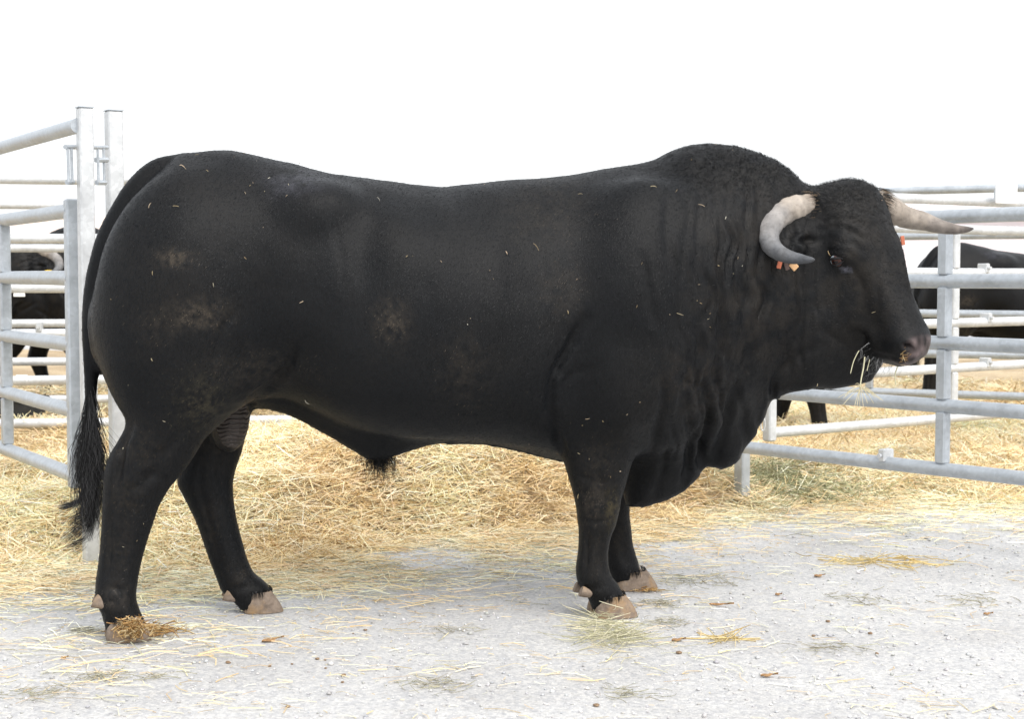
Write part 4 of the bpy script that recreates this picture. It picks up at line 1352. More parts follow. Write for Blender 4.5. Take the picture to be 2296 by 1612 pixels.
# hair -------------------------------------------------------------
def coat_hair():
    """short lying hair over the whole hide"""
    tri = np.concatenate([BQ[:, [0, 1, 2]], BQ[:, [0, 2, 3]]])
    pick = rng.integers(0, len(tri), 300000)
    b = rng.dirichlet((1, 1, 1), len(pick))
    T = tri[pick]
    P = (BV[T] * b[:, :, None]).sum(1); Nn = BN[T[:, 0]]
    w = P - HOl; ah = w @ HAl / KA
    on_h = (np.linalg.norm(P - hl(.25, -.03, 0), axis=1) < .40) & (P[:, 0] > .95)
    skip = (ah > .56) & on_h
    X, Y = to_px(P)
    skip |= (((X - 523) / 44) ** 2 + ((Y - 948) / 62) ** 2 < 1)
    skip |= (np.hypot(X - 1876, Y - 586) < 20)
    keep = ~skip
    P, Nn, on_h, X, Y = P[keep], Nn[keep], on_h[keep], X[keep], Y[keep]
    n = len(P)
    comb = np.tile([-.55, 0, -.75], (n, 1))
    comb[on_h] = -HAl * .6 + np.array([-.4, 0, -.4])
    comb += rng.normal(0, .28, (n, 3))
    crest = np.exp(-(((X - 1650) / 150) ** 2 + ((Y - 370) / 60) ** 2)) + np.exp(-(((X - 1890) / 110) ** 2 + ((Y - 430) / 55) ** 2))
    crest = np.clip(crest, 0, 1)
    comb += rng.normal(0, 1, (n, 3)) * crest[:, None] * .7
    comb -= Nn * (comb * Nn).sum(1, keepdims=True)
    comb /= np.linalg.norm(comb, axis=1, keepdims=True) + 1e-9
    L = rng.uniform(.007, .012, n) * (1 + .9 * crest)
    D = comb + Nn * (rng.uniform(.03, .10, n) + .40 * crest)[:, None]
    tips = P + D * L[:, None]
    roots = P - Nn * .001
    patch = vnoise(P, .10, 21) * .5 + vnoise(P, .03, 22) * .3
    g = rng.uniform(.0040, .0082, n) * np.clip(1 + patch * .35, .4, 2)
    warm = np.clip(.84 + (X - 1200) / 6000 + patch * .05, .74, 1.03)  # bluer towards the rump: sky reflection put into the hair colour
    col = np.stack([g * warm, g, g / warm], 1)
    # dusty hairs where the hide carries dust
    C = hide_tint(P)
    mx = (rng.random(n) < C[:, 3] * .8)[:, None]
    col = np.where(mx, C[:, :3] * rng.uniform(.7, 1.3, (n, 1)), col)
    o = strands('coat_hair', roots, tips, Nn * (L * .10)[:, None], .0011, col, body, 2, face=Nn + rng.normal(0, .30, Nn.shape))
    return o
coat_hair()

# tail switch: long wavy hair falling from the last third of the tail
def tail_switch():
    path = [(203, 850), (203, 930), (204, 1000), (204, 1060), (206, 1120), (205, 1170), (200, 1215)]
    C = catmull([px_local(x, y, -.03) for x, y in path], 12)
    half = np.interp(np.linspace(0, 1, len(C)), [0, .18, .36, .55, .72, .88, 1], [.012, .032, .050, .046, .040, .034, .026])
    n = 1150; nseg = 12
    t0 = rng.beta(1.1, 1.6, n) * .55
    ln = rng.uniform(.28, .60, n)
    th = rng.uniform(0, 2 * math.pi, n); rr = np.sqrt(rng.random(n))
    wav = rng.uniform(0, 6.28, n); wa = rng.uniform(.008, .022, n)
    curlout = np.where(rng.random(n) < .16, rng.uniform(.3, 1.0, n), rng.uniform(0, .12, n))
    clump = rng.integers(0, 26, n)
    cx = rng.normal(0, .020, 26); cph = rng.uniform(0, 6.28, 26)
    V, F, col = [], [], []
    grid = np.linspace(0, 1, len(C))
    w0 = rng.uniform(.0012, .0024, n)
    T = np.clip(t0[:, None] + ln[:, None] * np.linspace(0, 1, nseg + 1)[None], 0, 1)
    Pc = np.stack([np.interp(T, grid, C[:, i]) for i in range(3)], -1)
    hf_ = np.interp(T, grid, half)
    u = np.linspace(0, 1, nseg + 1)[None]
    grow = np.clip(.35 + u * 1.0, 0, 1.05)
    dx = (np.cos(th) * rr)[:, None] * hf_ * grow + np.sin(u * (6 + 5 * (clump % 5) / 5)[:, None] + cph[clump][:, None]) * wa[:, None] * u + cx[clump][:, None] * u
    dy = (np.sin(th) * rr)[:, None] * hf_ * .8 * grow + np.cos(u * 6 + wav[:, None]) * wa[:, None] * u
    late = np.clip((T - .62) / .38, 0, 1) ** 1.4
    dx = dx - late * curlout[:, None] * .10
    dz = late * curlout[:, None] * .030
    Pc[..., 0] += dx; Pc[..., 1] += dy; Pc[..., 2] += dz
    sd = np.array([.8, .6, 0])[None, None] * np.ones_like(Pc)
    wd = (w0[:, None] * (1.05 - .8 * u))[..., None]
    VV = np.stack([Pc - sd * wd / 2, Pc + sd * wd / 2], 2).reshape(-1, 3)
    m_ = nseg + 1
    base = (np.arange(n) * m_ * 2)[:, None] + (np.arange(nseg) * 2)[None]
    FF = np.stack([base, base + 1, base + 3, base + 2], -1).reshape(-1, 4)
    g = rng.uniform(.010, .040, n); lightish = rng.random(n) < .42
    g = np.where(lightish, g * 3.0, g)
    cc = np.stack([g, g * 1.0, g * 1.03, np.ones(n)], 1)
    o = link('tail_switch', np_mesh('tail_switch', VV, FF, True, np.repeat(cc, m_ * 2, 0)), M['hair'], bull)
    o['label'] = 'long wavy black switch of the tail'
tail_switch()

# two stray locks curling away from the switch
def locks():
    V = []
    spec = [([(205, 1060), (190, 1110), (165, 1130), (136, 1138)], 110, .007), ([(206, 1120), (196, 1165), (172, 1190), (146, 1214)], 150, .012), ([(206, 1150), (200, 1190), (184, 1215), (160, 1226)], 120, .013), ([(208, 1100), (190, 1150), (170, 1166), (150, 1192)], 110, .011)]
    R_, T_, B_ = [], [], []
    allP = []
    for pts, n, sp in spec:
        L = catmull([px_local(x, y, -.03) for x, y in pts], 4)
        off = rng.normal(0, sp, (n, 1, 3)) * np.linspace(.5, 1, len(L))[None, :, None]
        cut = L[None] + off
        allP.append(cut)
    nseg = allP[0].shape[1] - 1
    P = np.concatenate(allP); n = len(P)
    u = np.linspace(0, 1, nseg + 1)
    sd = np.array([.5, .2, .85])[None, None]
    wd = (.0021 * (1.05 - .85 * u))[None, :, None]
    VV = np.stack([P - sd * wd / 2, P + sd * wd / 2], 2).reshape(-1, 3)
    m_ = nseg + 1
    base = (np.arange(n) * m_ * 2)[:, None] + (np.arange(nseg) * 2)[None]
    FF = np.stack([base, base + 1, base + 3, base + 2], -1).reshape(-1, 4)
    g = rng.uniform(.008, .03, n)
    cc = np.stack([g, g, g, np.ones(n)], 1)
    link('tail_lock', np_mesh('tail_lock', VV, FF, True, np.repeat(cc, m_ * 2, 0)), M['hair'], bull)
locks()

def tuft_at(name, c, n, spread, ldir, lj, L, width, lo, hi):
    roots = c + rng.normal(0, 1, (n, 3)) * spread
    d = np.array(ldir) + rng.normal(0, lj, (n, 3))
    tips = roots + d * rng.uniform(.5, 1.0, (n, 1)) * L
    bend = rng.normal(0, L * .08, (n, 3))
    return strands(name, roots, tips, bend, width, black(n, lo, hi), bull, 4)
horn_fringe([(1822, 467, .112, .047), (1785, 467, .18, .043)], 520, 'horn_fringe')
horn_fringe([(1962, 452, -.11, .045), (1995, 470, -.165, .042)], 420, 'horn_fringe')
c = px_local(848, 1022, .02)
tuft_at('sheath_hair', c, 700, np.array([.022, .018, .008]), (.25, 0, -1), .42, .065, .0014, .006, .016)
# whiskers and beard hairs below the muzzle
wr_ = np.array([hl(rng.uniform(.50, .62), rng.uniform(-.14, -.05), rng.uniform(-.06, .08)) for _ in range(420)])
wd_ = np.array([-HNl * rng.uniform(.3, 1) + HAl * rng.uniform(-.1, .8) + HRl * rng.normal(0, .4) for _ in range(420)])
strands('whiskers', wr_, wr_ + wd_ * rng.uniform(.02, .065, (420, 1)), rng.normal(0, .005, (420, 3)), .0009, np.repeat(rng.beta(.6, 1.2, (420, 1)) * .6 + .01, 3, 1), bull, 4)
# ------------------------------------------------------------------ pens of galvanised tube
ZS = [.318, .562, .805, 1.050, 1.297]
def panel(name, A, B, zs, r, label, group, uprights, sq=.045, mat='steel', over=None, over_end=1, ends=(True, True), plates=(), parent=None):
    """A, B: ground points; uprights: shares of the way along"""
    A, B = np.array(A, float), np.array(B, float)
    ang = math.atan2(B[1] - A[1], B[0] - A[0]); L = np.linalg.norm(B - A)
    t = empty(name, (A[0], A[1], 0), ang)
    tag(t, label, 'pen panel', group)
    for z in list(zs) + ([over] if over else []):
        mb = MB()
        n = max(2, int(L / .25))
        xs = np.linspace(-.10 if z == over and over_end == 1 else 0, L * (over_end if z == over else 1), n + 1)
        ph = rng.uniform(0, 6)
        mb.tube([(x, .0, z + .0015 * math.sin(x * 2.1 + ph)) for x in xs], r, 16)
        mb.build('rail', M[mat], t)
    z0, z1 = min(zs), max(zs)
    for k, s in enumerate(uprights):
        mb = MB()
        cuts = sorted(zs)
        for a, b in zip(cuts[:-1], cuts[1:]):      # the tube is cut and welded between the rails
            mb.box((s * L, 0, (a + b) / 2), (sq, sq, b - a - 1.62 * r), 0, .006)
        mb.build('upright', M[mat], t, angle=30)
    for e, on in zip((0, 1), ends):
        if on:
            mb = MB()
            mb.box((e * L, 0, (z0 + z1) / 2), (.05, .05, z1 - z0 + 2 * r + .03), 0, .006)
            mb.build('end_upright', M[mat], t, angle=30)
    for (s, z) in plates:
        mb = MB()
        mb.box((s * L, 0, z), (.030, 2 * r + .012, .05), 0, .004)
        mb.tube([(s * L, -r - .008, z), (s * L, -r - .022, z)], .009, 8)
        mb.build('clamp', M['steel_pale'], t, angle=30)
    return t

def square_post(X, Y, h, s, ang, label, group='tall square posts of the pens', mat='steel'):
    t = empty('metal_post', (X, Y, 0), ang)
    tag(t, label, 'post', group)
    mb = MB(); mb.box((0, 0, h / 2), (s, s, h), 0, .005); mb.build('shaft', M[mat], t, angle=30)
    mb = MB(); mb.box((0, 0, h + .002), (s + .004, s + .004, .004), 0, 0); mb.build('cap', M['steel'], t)
    mb = MB(); mb.box((0, 0, .005), (s + .07, s + .07, .010), 0, 0); mb.build('foot_plate', M['steel'], t)
    return t

GP = 'galvanised pen panels'
LA, LB = (-1.612, 5.60), (-2.96, 7.78)
lang = math.atan2(LB[1] - LA[1], LB[0] - LA[0])
gate = panel('pen_gate', LA, LB, ZS, .0275, 'nearest gate of pale steel tubes on the left edge, running away from the tall post', GP, [.40, .8], .045, 'steel', 1.60, 1, (True, True))
post1 = square_post(-1.537, 5.52, 1.662, .052, lang, 'taller square steel post beside the tail of the bull', mat='steel_pale')
post2 = square_post(-1.552, 5.98, 1.70, .060, lang, 'square steel post just behind the taller one, half hidden by the rump', mat='steel_pale')
# latch between the two posts
lt = empty('gate_latch', (-1.52, 5.52, 1.52), lang)
tag(lt, 'flat bar latch with hanging pins joining the two tall posts', 'latch')
def lp(px, py, d):
    p_ = at_y(px, py, d) - np.array([-1.52, 5.52, 1.52]); c_, s_ = COS(-lang), SIN(-lang)
    return np.array([p_[0] * c_ - p_[1] * s_, p_[0] * s_ + p_[1] * c_, p_[2]])
mb = MB()
mb.tube([lp(146, 329, 5.46), lp(240, 330, 5.92)], .0085, 8); mb.build('bar', M['steel'], lt)
for x, d in ((152, 5.47), (160, 5.50), (219, 5.80), (232, 5.86)):
    mb = MB(); mb.tube([lp(x, 333, d), lp(x + 2, 408, d)], .0055, 8); mb.build('pin', M['steel'], lt)
for (xa, xb, y, d) in ((214, 241, 358, 5.82), (217, 236, 409, 5.82), (151, 163, 408, 5.48)):
    mb = MB(); mb.tube([lp(xa, y, d), lp(xb, y, d + .05)], .010, 8); mb.build('clasp', M['steel'], lt)

# panels beyond, on the left
panel('pen_fence', (-3.2, 7.98), (1.0, 8.60), [.276, .505, .752, .997, 1.256], .026, 'panel of horizontal tubes behind the gate and under the belly of the bull', GP, [.55], .045, 'steel_pale', 1.567, .32, (True, True), [(.165, .79)])
panel('pen_fence', (-4.6, 9.75), (-.6, 10.3), [.25, .50, .75, .99, 1.24], .027, 'farther panel on the left in front of the bull with the yellow ear tag', GP, [.62], .045, 'steel_pale', 1.52, .45, (True, True))
# front gate on the right and what runs behind it
FA, FB = np.array([.80, 6.88]), np.array([2.62, 4.69])
fr = panel('pen_gate', FA, FB, [.313, .560, .800, 1.040, 1.284], .0275, 'nearest gate on the right, thick pale tubes beside the muzzle', GP, [.472, .95], .045, 'steel', None, 1, (True, True), [(.38, .345)])
panel('pen_fence', (1.205, 7.10), (3.35, 8.62), [.326, .583, .816, 1.077, 1.30], .0245, 'panel behind the right gate whose tubes rise to the right', GP, [.50], .045, 'steel_pale', 1.445, 1, (True, True), [(.59, 1.10), (.60, .84), (.60, .605)])
panel('pen_fence', (1.25, 10.08), (4.6, 8.46), [.332, .58, .827, 1.07, 1.306], .025, 'farthest panel on the right, bluish tubes in front of the standing black bull', GP, [.30], .045, 'steel', 1.59, 1, (True, True), [(.50, 1.33)])
square_post(1.055, 6.95, 1.60, .055, R(-50), 'square steel post hidden behind the dewlap of the bull')
# chain link latch at the corner on the right
ch = empty('gate_chain', tuple(at_y(1705, 930, 7.0)), 0)
tag(ch, 'short chain of oblong links beside the dewlap at the gate corner', 'chain')
for k, (dz, dx) in enumerate(((.045, -.012), (0, 0), (-.045, .012))):
    mb = MB()
    ringp = [(dx + .010 * COS(a), .004 * (k % 2), dz + .030 * SIN(a)) for a in np.linspace(0, 2 * math.pi, 15)]
    mb.tube(ringp, .0035, 8, False); mb.build('chain_link', M['steel_pale'], ch)

# white board on the right-hand panel
M['white_board'] = simple('white_board', (.80, .80, .80), .5, .3, .02, 10, .02)
wb = empty('notice_board', tuple(at_y(2246, 427, 8.0)), R(33))
tag(wb, 'blank white board fixed on the top tube at the right edge', 'board')
mb = MB(); mb.box((0, -.03, 0), (.165, .012, .140), 0, .003); mb.build('board_panel', M['white_board'], wb)
for q in (-.05, .05):
    mb = MB(); mb.box((q, -.012, -.02), (.02, .024, .05)); mb.build('bracket', M['steel'], wb)
# small white plates hung on the tubes at the left
for (px, py, w_, h_, d, lab) in [(43, 661, .062, .020, 8.05, 'small white plate under a tube, beside the chest of the far bull'), (49, 848, .062, .036, 8.05, 'small white plate lower down, above the black tub')]:
    c = at_y(px, py, d)
    mb = MB(); mb.box((0, 0, 0), (w_, .006, h_), 0, .002)
    o = mb.build('number_plate', M['white_board'], None); o.location = c
    tag(o, lab, 'plate', 'white plates on the tubes')

# black tub on the straw
M['rubber'] = simple('black_rubber', (.03, .032, .036), .6, .3, .2, 20, .1)
tb = empty('feed_tub', tuple(on_ground(34, 948, .12)), 0)
tag(tb, 'black rubber feed tub standing in the straw behind the left gate', 'tub')
mb = MB(); prof = [(.165, 0), (.175, .01), (.205, .19)]
def lathe(mb, prof, n=32):
    V, F = [], []
    for r_, z_ in prof:
        for k in range(n): V.append((r_ * COS(2 * math.pi * k / n), r_ * SIN(2 * math.pi * k / n), z_))
    for i in range(len(prof) - 1):
        for k in range(n):
            k2 = (k + 1) % n
            F.append((i * n + k, i * n + k2, (i + 1) * n + k2, (i + 1) * n + k))
    F.append(tuple(reversed(range(n))))
    mb.add(V, F)
lathe(mb, [(.150, 0), (.170, .004), (.205, .150), (.192, .150), (.162, .02), (.0001, .018)]); mb.build('bowl', M['rubber'], tb)
mb = MB(); lathe(mb, [(.2055, .147), (.218, .150), (.220, .160), (.212, .168), (.192, .168), (.188, .152)]); mb.build('rim', M['rubber'], tb)

# pale sheds far behind
M['shed_wall'] = simple('pale_shed_wall', (.78, .70, .70), .8, .2, .05, 1.0, .02)
M['shed_roof'] = simple('pale_orange_roof', (.74, .62, .54), .8, .2, .08, 1.0, .02)
M['shed_white'] = simple('white_sheet', (.80, .80, .80), .8, .2, .03, 1.0, .02)
def shed(X, Y, w_, d_, h_, rise, label, wall):
    t = empty('distant_shed', (X, Y, 0), 0)
    tag(t, label, 'shed', 'sheds behind the pens')
    mb = MB(); mb.box((0, 0, h_ / 2), (w_, d_, h_)); mb.build('wall', M[wall], t)
    mb = MB()
    e = .4
    mb.add([(-w_ / 2 - e, -d_ / 2 - e, h_ + .01), (w_ / 2 + e, -d_ / 2 - e, h_ + .01), (w_ / 2 + e, 0, h_ + rise), (-w_ / 2 - e, 0, h_ + rise), (w_ / 2 + e, d_ / 2 + e, h_ + .01), (-w_ / 2 - e, d_ / 2 + e, h_ + .01)],
           [(0, 1, 2, 3), (3, 2, 4, 5), (0, 3, 5), (1, 4, 2), (0, 5, 4, 1)])
    mb.build('roof', M['shed_roof' if wall == 'shed_white' else wall], t, smooth=False)
    for k in range(5):
        mb = MB(); mb.box((-w_ * .4 + k * w_ * .2, -d_ / 2 - .02, h_ * .42), (w_ * .06, .06, h_ * .5)); mb.build('doorway', M['shed_white'], t)
shed(-25, 62, 22, 8, 2.6, .9, 'long white shed with a pale orange roof far off on the left', 'shed_white')
shed(24, 60, 22, 8, 3.2, 1.0, 'long pale pink shed far off on the right', 'shed_wall')

# ------------------------------------------------------------------ the other bulls: copies of the bull and of its parts
def copy_tree(o, parent=None, skip=()):
    c = o.copy(); scene.collection.objects.link(c)
    if parent is not None:
        c.parent = parent
    for ch_ in list(o.children):
        if ch_.name.split('.')[0] in skip: continue
        copy_tree(ch_, c, skip)
    return c
SK = ('coat_hair', 'whiskers', 'tail_lock', 'ear_tag', 'sheath_hair')
b2 = copy_tree(bull, None, SK)
b2.location = at_y(2040, 620, 11.6) * np.array([1, 1, 0]) + np.array([.87, .22, 0]); b2.rotation_euler = (0, 0, R(10)); b2.scale = (.92, .92, .92)
b2['label'] = 'black bull seen from behind the right gate, only its rump and side between the tubes'
b3 = copy_tree(bull, None, SK)
b3.location = np.array([1.30, 9.95, 0]); b3.rotation_euler = (0, 0, R(163)); b3.scale = (.86, -.86, .86)
b3['label'] = 'black bull hidden behind the big bull, only two dark legs showing under the throat'
b4 = copy_tree(bull, None, SK)
b4.location = np.array([-2.20, 11.4, 0]); b4.rotation_euler = (0, 0, R(184)); b4.scale = (.97, -.97, .97)
b5 = copy_tree(bull, None, SK + ('horn',))
b5.location = np.array([-3.42, 12.55, 0]); b5.rotation_euler = (0, 0, R(4)); b5.scale = (.91, .91, .91)
b5['label'] = 'farthest black bull on the left, standing side on behind the one with the yellow tag'
b4['label'] = 'black bull with a yellow ear tag standing behind the tubes at the left edge'
M['tag_yellow'] = tag_mat('yellow_plastic', (.75, .50, .06))
mb = MB(); mb.box(tuple(on_head(1775, 584, .31)), (.085, .014, .065), 0, .004); o = mb.build('ear_tag', M['tag_yellow'], b4); o['label'] = 'yellow ear tag'
# ------------------------------------------------------------------ small things lying about
def stalk_mesh(name, paths, widths, cols, mat, parent=None):
    """paths: list of (m,3) arrays of equal length"""
    P = np.array(paths); n, m, _ = P.shape
    d = P[:, -1] - P[:, 0]
    sd = np.cross(d, np.array([.2, 1, .1])); sd /= np.linalg.norm(sd, axis=1, keepdims=True) + 1e-9
    w = np.array(widths)[:, None, None] * .5
    w = w * np.concatenate([np.ones(m - 1), [.5]])[None, :, None]
    nr = np.cross(sd, d); nr /= np.linalg.norm(nr, axis=1, keepdims=True) + 1e-9
    V = np.stack([P - sd[:, None] * w, P + nr[:, None] * w, P + sd[:, None] * w], 2).reshape(-1, 3)
    base = (np.arange(n) * m * 3)[:, None] + (np.arange(m - 1) * 3)[None]
    F = np.concatenate([np.stack([base + a, base + b, base + b + 3, base + a + 3], -1).reshape(-1, 4) for a, b in ((0, 1), (1, 2), (2, 0))])
    c = np.repeat(np.concatenate([np.array(cols), np.ones((n, 1))], 1), m * 3, 0)
    return link(name, np_mesh(name, V, F, False, c), M[mat], parent)

def rel(pts, o): return [np.array(p) - o for p in pts]

# hay stalks hanging from the mouth
mz = B0 + UX * hl(.5, -.1, .03)[0] + NX * hl(.5, -.1, .03)[1]
dm = float(mz[1]) - .06
def hang(pts, name, label, extra=None, w=.0035):
    L = catmull([at_y(x, y, dm) for x, y in pts], 5)
    o = L[0].copy()
    paths, ws, cs = [L - o], [w], [(.72, .68, .46)]
    if extra: extra(paths, ws, cs, L - o)
    ob = stalk_mesh(name, paths, ws, cs, 'straw'); ob.location = o
    tag(ob, label, 'hay stalk', 'hay hanging from the mouth of the bull')
def seedhead(paths, ws, cs, L):
    for k in range(26):
        a = rng.uniform(0, 2 * math.pi); b = rng.normal(0, .6)
        d = np.array([COS(a), b * .5, SIN(a) * .6 - .25]) * rng.uniform(.02, .075)
        c = L[-1] + np.array([0, 0, rng.uniform(-.004, .012)])
        m = len(L); t = np.linspace(0, 1, m)[:, None]
        paths.append(c + d * t + np.array([0, 0, -.02]) * t * t); ws.append(.0016); cs.append((.70, .62, .40))
hang([(1939, 800), (1936, 825), (1931, 850), (1928, 872)], 'hay_stalk', 'pale grass stalk ending in a spidery seed head below the chin', seedhead, .0042)
hang([(2019, 806), (2010, 828), (2007, 842), (2009, 864)], 'hay_stalk', 'thin kinked straw hanging below the nostril', None, .0038)
hang([(1926, 786), (1916, 805), (1911, 820), (1907, 838)], 'hay_stalk', 'short dull stalk leftmost of those hanging at the mouth', None, .0026)
hang([(1950, 806), (1948, 815), (1946, 822), (1944, 832)], 'hay_stalk', 'short stalk right of the one with the seed head', None, .0022)

# clump of straw stuck on the near hind hoof
def clump(name, px, py, lat, n, rad, label, cat, pal, Ls, w, flat=False, z0=.0, group=None):
    c = px_local(px, py, lat); c = B0 + UX * c[0] + NX * c[1] + ZX * (c[2] if not flat else z0)
    paths, ws, cs = [], [], []
    for k in range(n):
        r_ = rng.normal(0, 1, 3) * rad
        a = rng.uniform(0, 2 * math.pi); e = rng.normal(0, .5 if not flat else .12)
        d = np.array([COS(a) * COS(e), SIN(a) * COS(e), SIN(e)]) * rng.uniform(*Ls)
        if flat: r_[2] = abs(r_[2])
        t = np.linspace(-.5, .5, 6)[:, None]
        bend = rng.normal(0, .2, 3) * np.linalg.norm(d)
        P = r_ + d * t + bend * (t * t)
        P[:, 2] = np.maximum(P[:, 2] + c[2], .003) - c[2]
        paths.append(P); ws.append(rng.uniform(*w)); cs.append(np.array(pal[rng.integers(len(pal))]) * rng.uniform(.75, 1.1))
    o = stalk_mesh(name, paths, ws, cs, 'straw'); o.location = c
    tag(o, label, cat, group)
    return o
ORANGE = [(.50, .32, .13), (.44, .26, .10), (.60, .43, .21), (.32, .18, .07), (.66, .52, .30)]
clump('straw_clump', 298, 1408, -.240, 420, np.array([.021, .009, .013]), 'orange clump of wet straw stuck on the near hind hoof', 'straw clump', ORANGE, (.010, .036), (.0018, .0036))
clump('straw_clump', 345, 1362, -.12, 130, np.array([.040, .03, .008]), 'orange straw caught behind the near hind hoof', 'straw clump', ORANGE, (.03, .10), (.002, .004), True, .012)
clump('straw_clump', 1450, 1322, .13, 60, np.array([.022, .012, .003]), 'small crumbled straw heap at the toe of the far front hoof', 'straw clump', ORANGE, (.01, .04), (.002, .004), True, .006)
def nose_wisp():
    i = np.argmin(np.hypot(_ppx - 2026, _ppy - 797) + (BN[:, 1] > -.05) * 1e4)
    c = BV[i] + BN[i] * .006
    paths, ws, cs = [], [], []
    for k in range(22):
        d = rng.normal(0, 1, 3); d -= BN[i] * (d @ BN[i]) * .8; d /= np.linalg.norm(d)
        p0 = c + rng.normal(0, .006, 3) * np.array([1, .6, 1.5])
        t = np.linspace(-.5, .5, 5)[:, None]
        L = rng.uniform(.008, .028)
        P = p0 + d * t * L + rng.normal(0, .25, 3) * L * t * t
        paths.append((B0 + P[:, 0:1] * UX + P[:, 1:2] * NX + P[:, 2:3] * ZX) - HO); ws.append(rng.uniform(.0010, .0020)); cs.append(np.array(ORANGE[rng.integers(5)]) * rng.uniform(.6, 1.0))
    o = stalk_mesh('straw_wisp', paths, ws, cs, 'straw'); o.location = HO
    tag(o, 'small wisp of chewed straw sticking to the nostril of the bull', 'straw wisp')
nose_wisp()
HAY = [(.58, .56, .38), (.68, .64, .45), (.50, .48, .30), (.76, .71, .52)]
def gclump(px, py, n, rad, label, pal, Ls, w, z0=.004, name='hay_tuft', group='hay tufts on the gravel'):
    c = on_ground(px, py)
    paths, ws, cs = [], [], []
    for k in range(n):
        r_ = rng.normal(0, 1, 3) * rad; r_[2] = abs(r_[2])
        a = rng.uniform(0, 2 * math.pi); e = abs(rng.normal(0, .18))
        d = np.array([COS(a) * COS(e), SIN(a) * COS(e), SIN(e)]) * rng.uniform(*Ls)
        t = np.linspace(-.5, .5, 6)[:, None]
        bend = rng.normal(0, .45, 3) * np.linalg.norm(d); bend[2] *= .3
        P = r_ + d * t + bend * (t * t)
        P[:, 2] = np.maximum(P[:, 2] + z0, .003)
        paths.append(P); ws.append(rng.uniform(*w)); cs.append(np.array(pal[rng.integers(len(pal))]) * rng.uniform(.75, 1.1))
    o = stalk_mesh(name, paths, ws, cs, 'straw'); o.location = (c[0], c[1], 0)
    tag(o, label, name.replace('_', ' '), group)
gclump(1375, 1438, 150, np.array([.055, .075, .020]), 'loose pale green tuft of hay in front of the near front hoof', HAY, (.06, .20), (.0013, .0026))
gclump(1330, 1405, 24, np.array([.020, .060, .012]), 'few long hay blades trailing from the hoof to the big tuft', HAY, (.10, .22), (.002, .0034))
GREEN = [(.40, .39, .29), (.46, .44, .33), (.54, .50, .38), (.40, .36, .27)]
for px, py, n, rx, lab in [(228, 1521, 70, .045, 'grey green wisp of hay at the lower left, below the hind hoof'), (90, 1560, 60, .05, 'dull green wisp nearest the lower left corner'), (194, 1418, 40, .022, 'small dark green sprig left of the near hind hoof'),
                           (968, 1540, 60, .05, 'dull wisp in the middle of the gravel under the belly'), (1005, 1416, 30, .05, 'thin dark wisp beneath the belly tuft'), (1470, 1357, 60, .045, 'green sprig by the toe of the near front hoof'),
                           (1560, 1305, 80, .07, 'flat dull green wisp right of the front hooves'), (1390, 1560, 40, .04, 'dark wisp at the bottom, below the big hay tuft'), (1500, 1398, 40, .04, 'faint wisp right of the big hay tuft'),
                           (1860, 1458, 40, .05, 'faint dark wisp on the empty gravel at the right'), (1930, 1348, 50, .07, 'brownish wisp on the gravel farther right'), (2190, 1352, 50, .06, 'brownish wisp near the right edge'), (350, 1522, 20, .02, 'tiny wisp right of the lower left hay')]:
    gclump(px, py, n, np.array([rx, rx * .8, .004]), lab, GREEN, (.02, .07), (.0012, .0024), .003)
YEL = [(.78, .62, .30), (.80, .68, .40), (.70, .52, .22)]
gclump(1630, 1436, 22, np.array([.030, .012, .004]), 'bundle of bright straws on the gravel right of the hay', YEL, (.08, .20), (.002, .004), .004, 'straw_bundle', None)
gclump(1990, 1263, 60, np.array([.12, .06, .004]), 'long yellow straws lying flat at the right', YEL, (.08, .22), (.002, .004), .004, 'straw_drift', None)

def lump_mesh(s, seed, flat=.6):
    V, F = uv_sphere((0, 0, 0), 1, 14, 9)
    V = np.array(V)
    V = V * (1 + .28 * vnoise(V + seed, .7, seed % 7)[:, None] + .14 * vnoise(V + seed, .3, 3)[:, None]) * s
    V[:, 2] = V[:, 2] * flat
    V[:, 2] -= V[:, 2].min()
    return V, F
M['dung'] = simple('dry_dung', (.26, .18, .115), .9, .15, .3, 90, .6)
spots = [(512, 1488, .011, 'dung crumb below the far hind hoof'), (605, 1496, .008, 'dung crumb second from the left'), (655, 1491, .006, 'flat dung crumb in the middle of the row'), (712, 1480, .009, 'dung crumb on the right of the row'), (729, 1482, .006, 'smaller dung crumb touching its neighbour at the right of the row'),
         (770, 1517, .011, 'upper one of two dark dung crumbs below the row'), (768, 1532, .007, 'lower one of two dark dung crumbs below the row'), (819, 1415, .009, 'lone dung crumb high under the belly'), (792, 1422, .005, 'tiny dung crumb left of the lone one under the belly'), (730, 1500, .006, 'pale dung crumb under the row'),
         (646, 1587, .010, 'dung crumb near the bottom edge'), (1522, 1467, .013, 'reddish brown dung crumb right of the hay tuft'), (1857, 1396, .011, 'dark dung crumb farther up on the right'), (1824, 1428, .009, 'dung crumb left of the dark one on the right'), (1951, 1423, .011, 'dung crumb rightmost on the gravel'), (1966, 1468, .009, 'black crumb below the rightmost dung crumb'), (1337, 1585, .012, 'flat dung crumb at the bottom below the hay tuft')]
for k, (px, py, s, lab) in enumerate(spots):
    V, F = lump_mesh(s * .65, k * 3 + 1, .45)
    mb = MB(); mb.add(V, F)
    o = mb.build('dung_crumb', M['dung'], None); o.location = on_ground(px, py)
    tag(o, lab + ' on the gravel', 'dung', 'dung crumbs on the gravel')
M['leaf'] = simple('dry_leaf', (.42, .25, .12), .7, .25, .3, 60, .3)
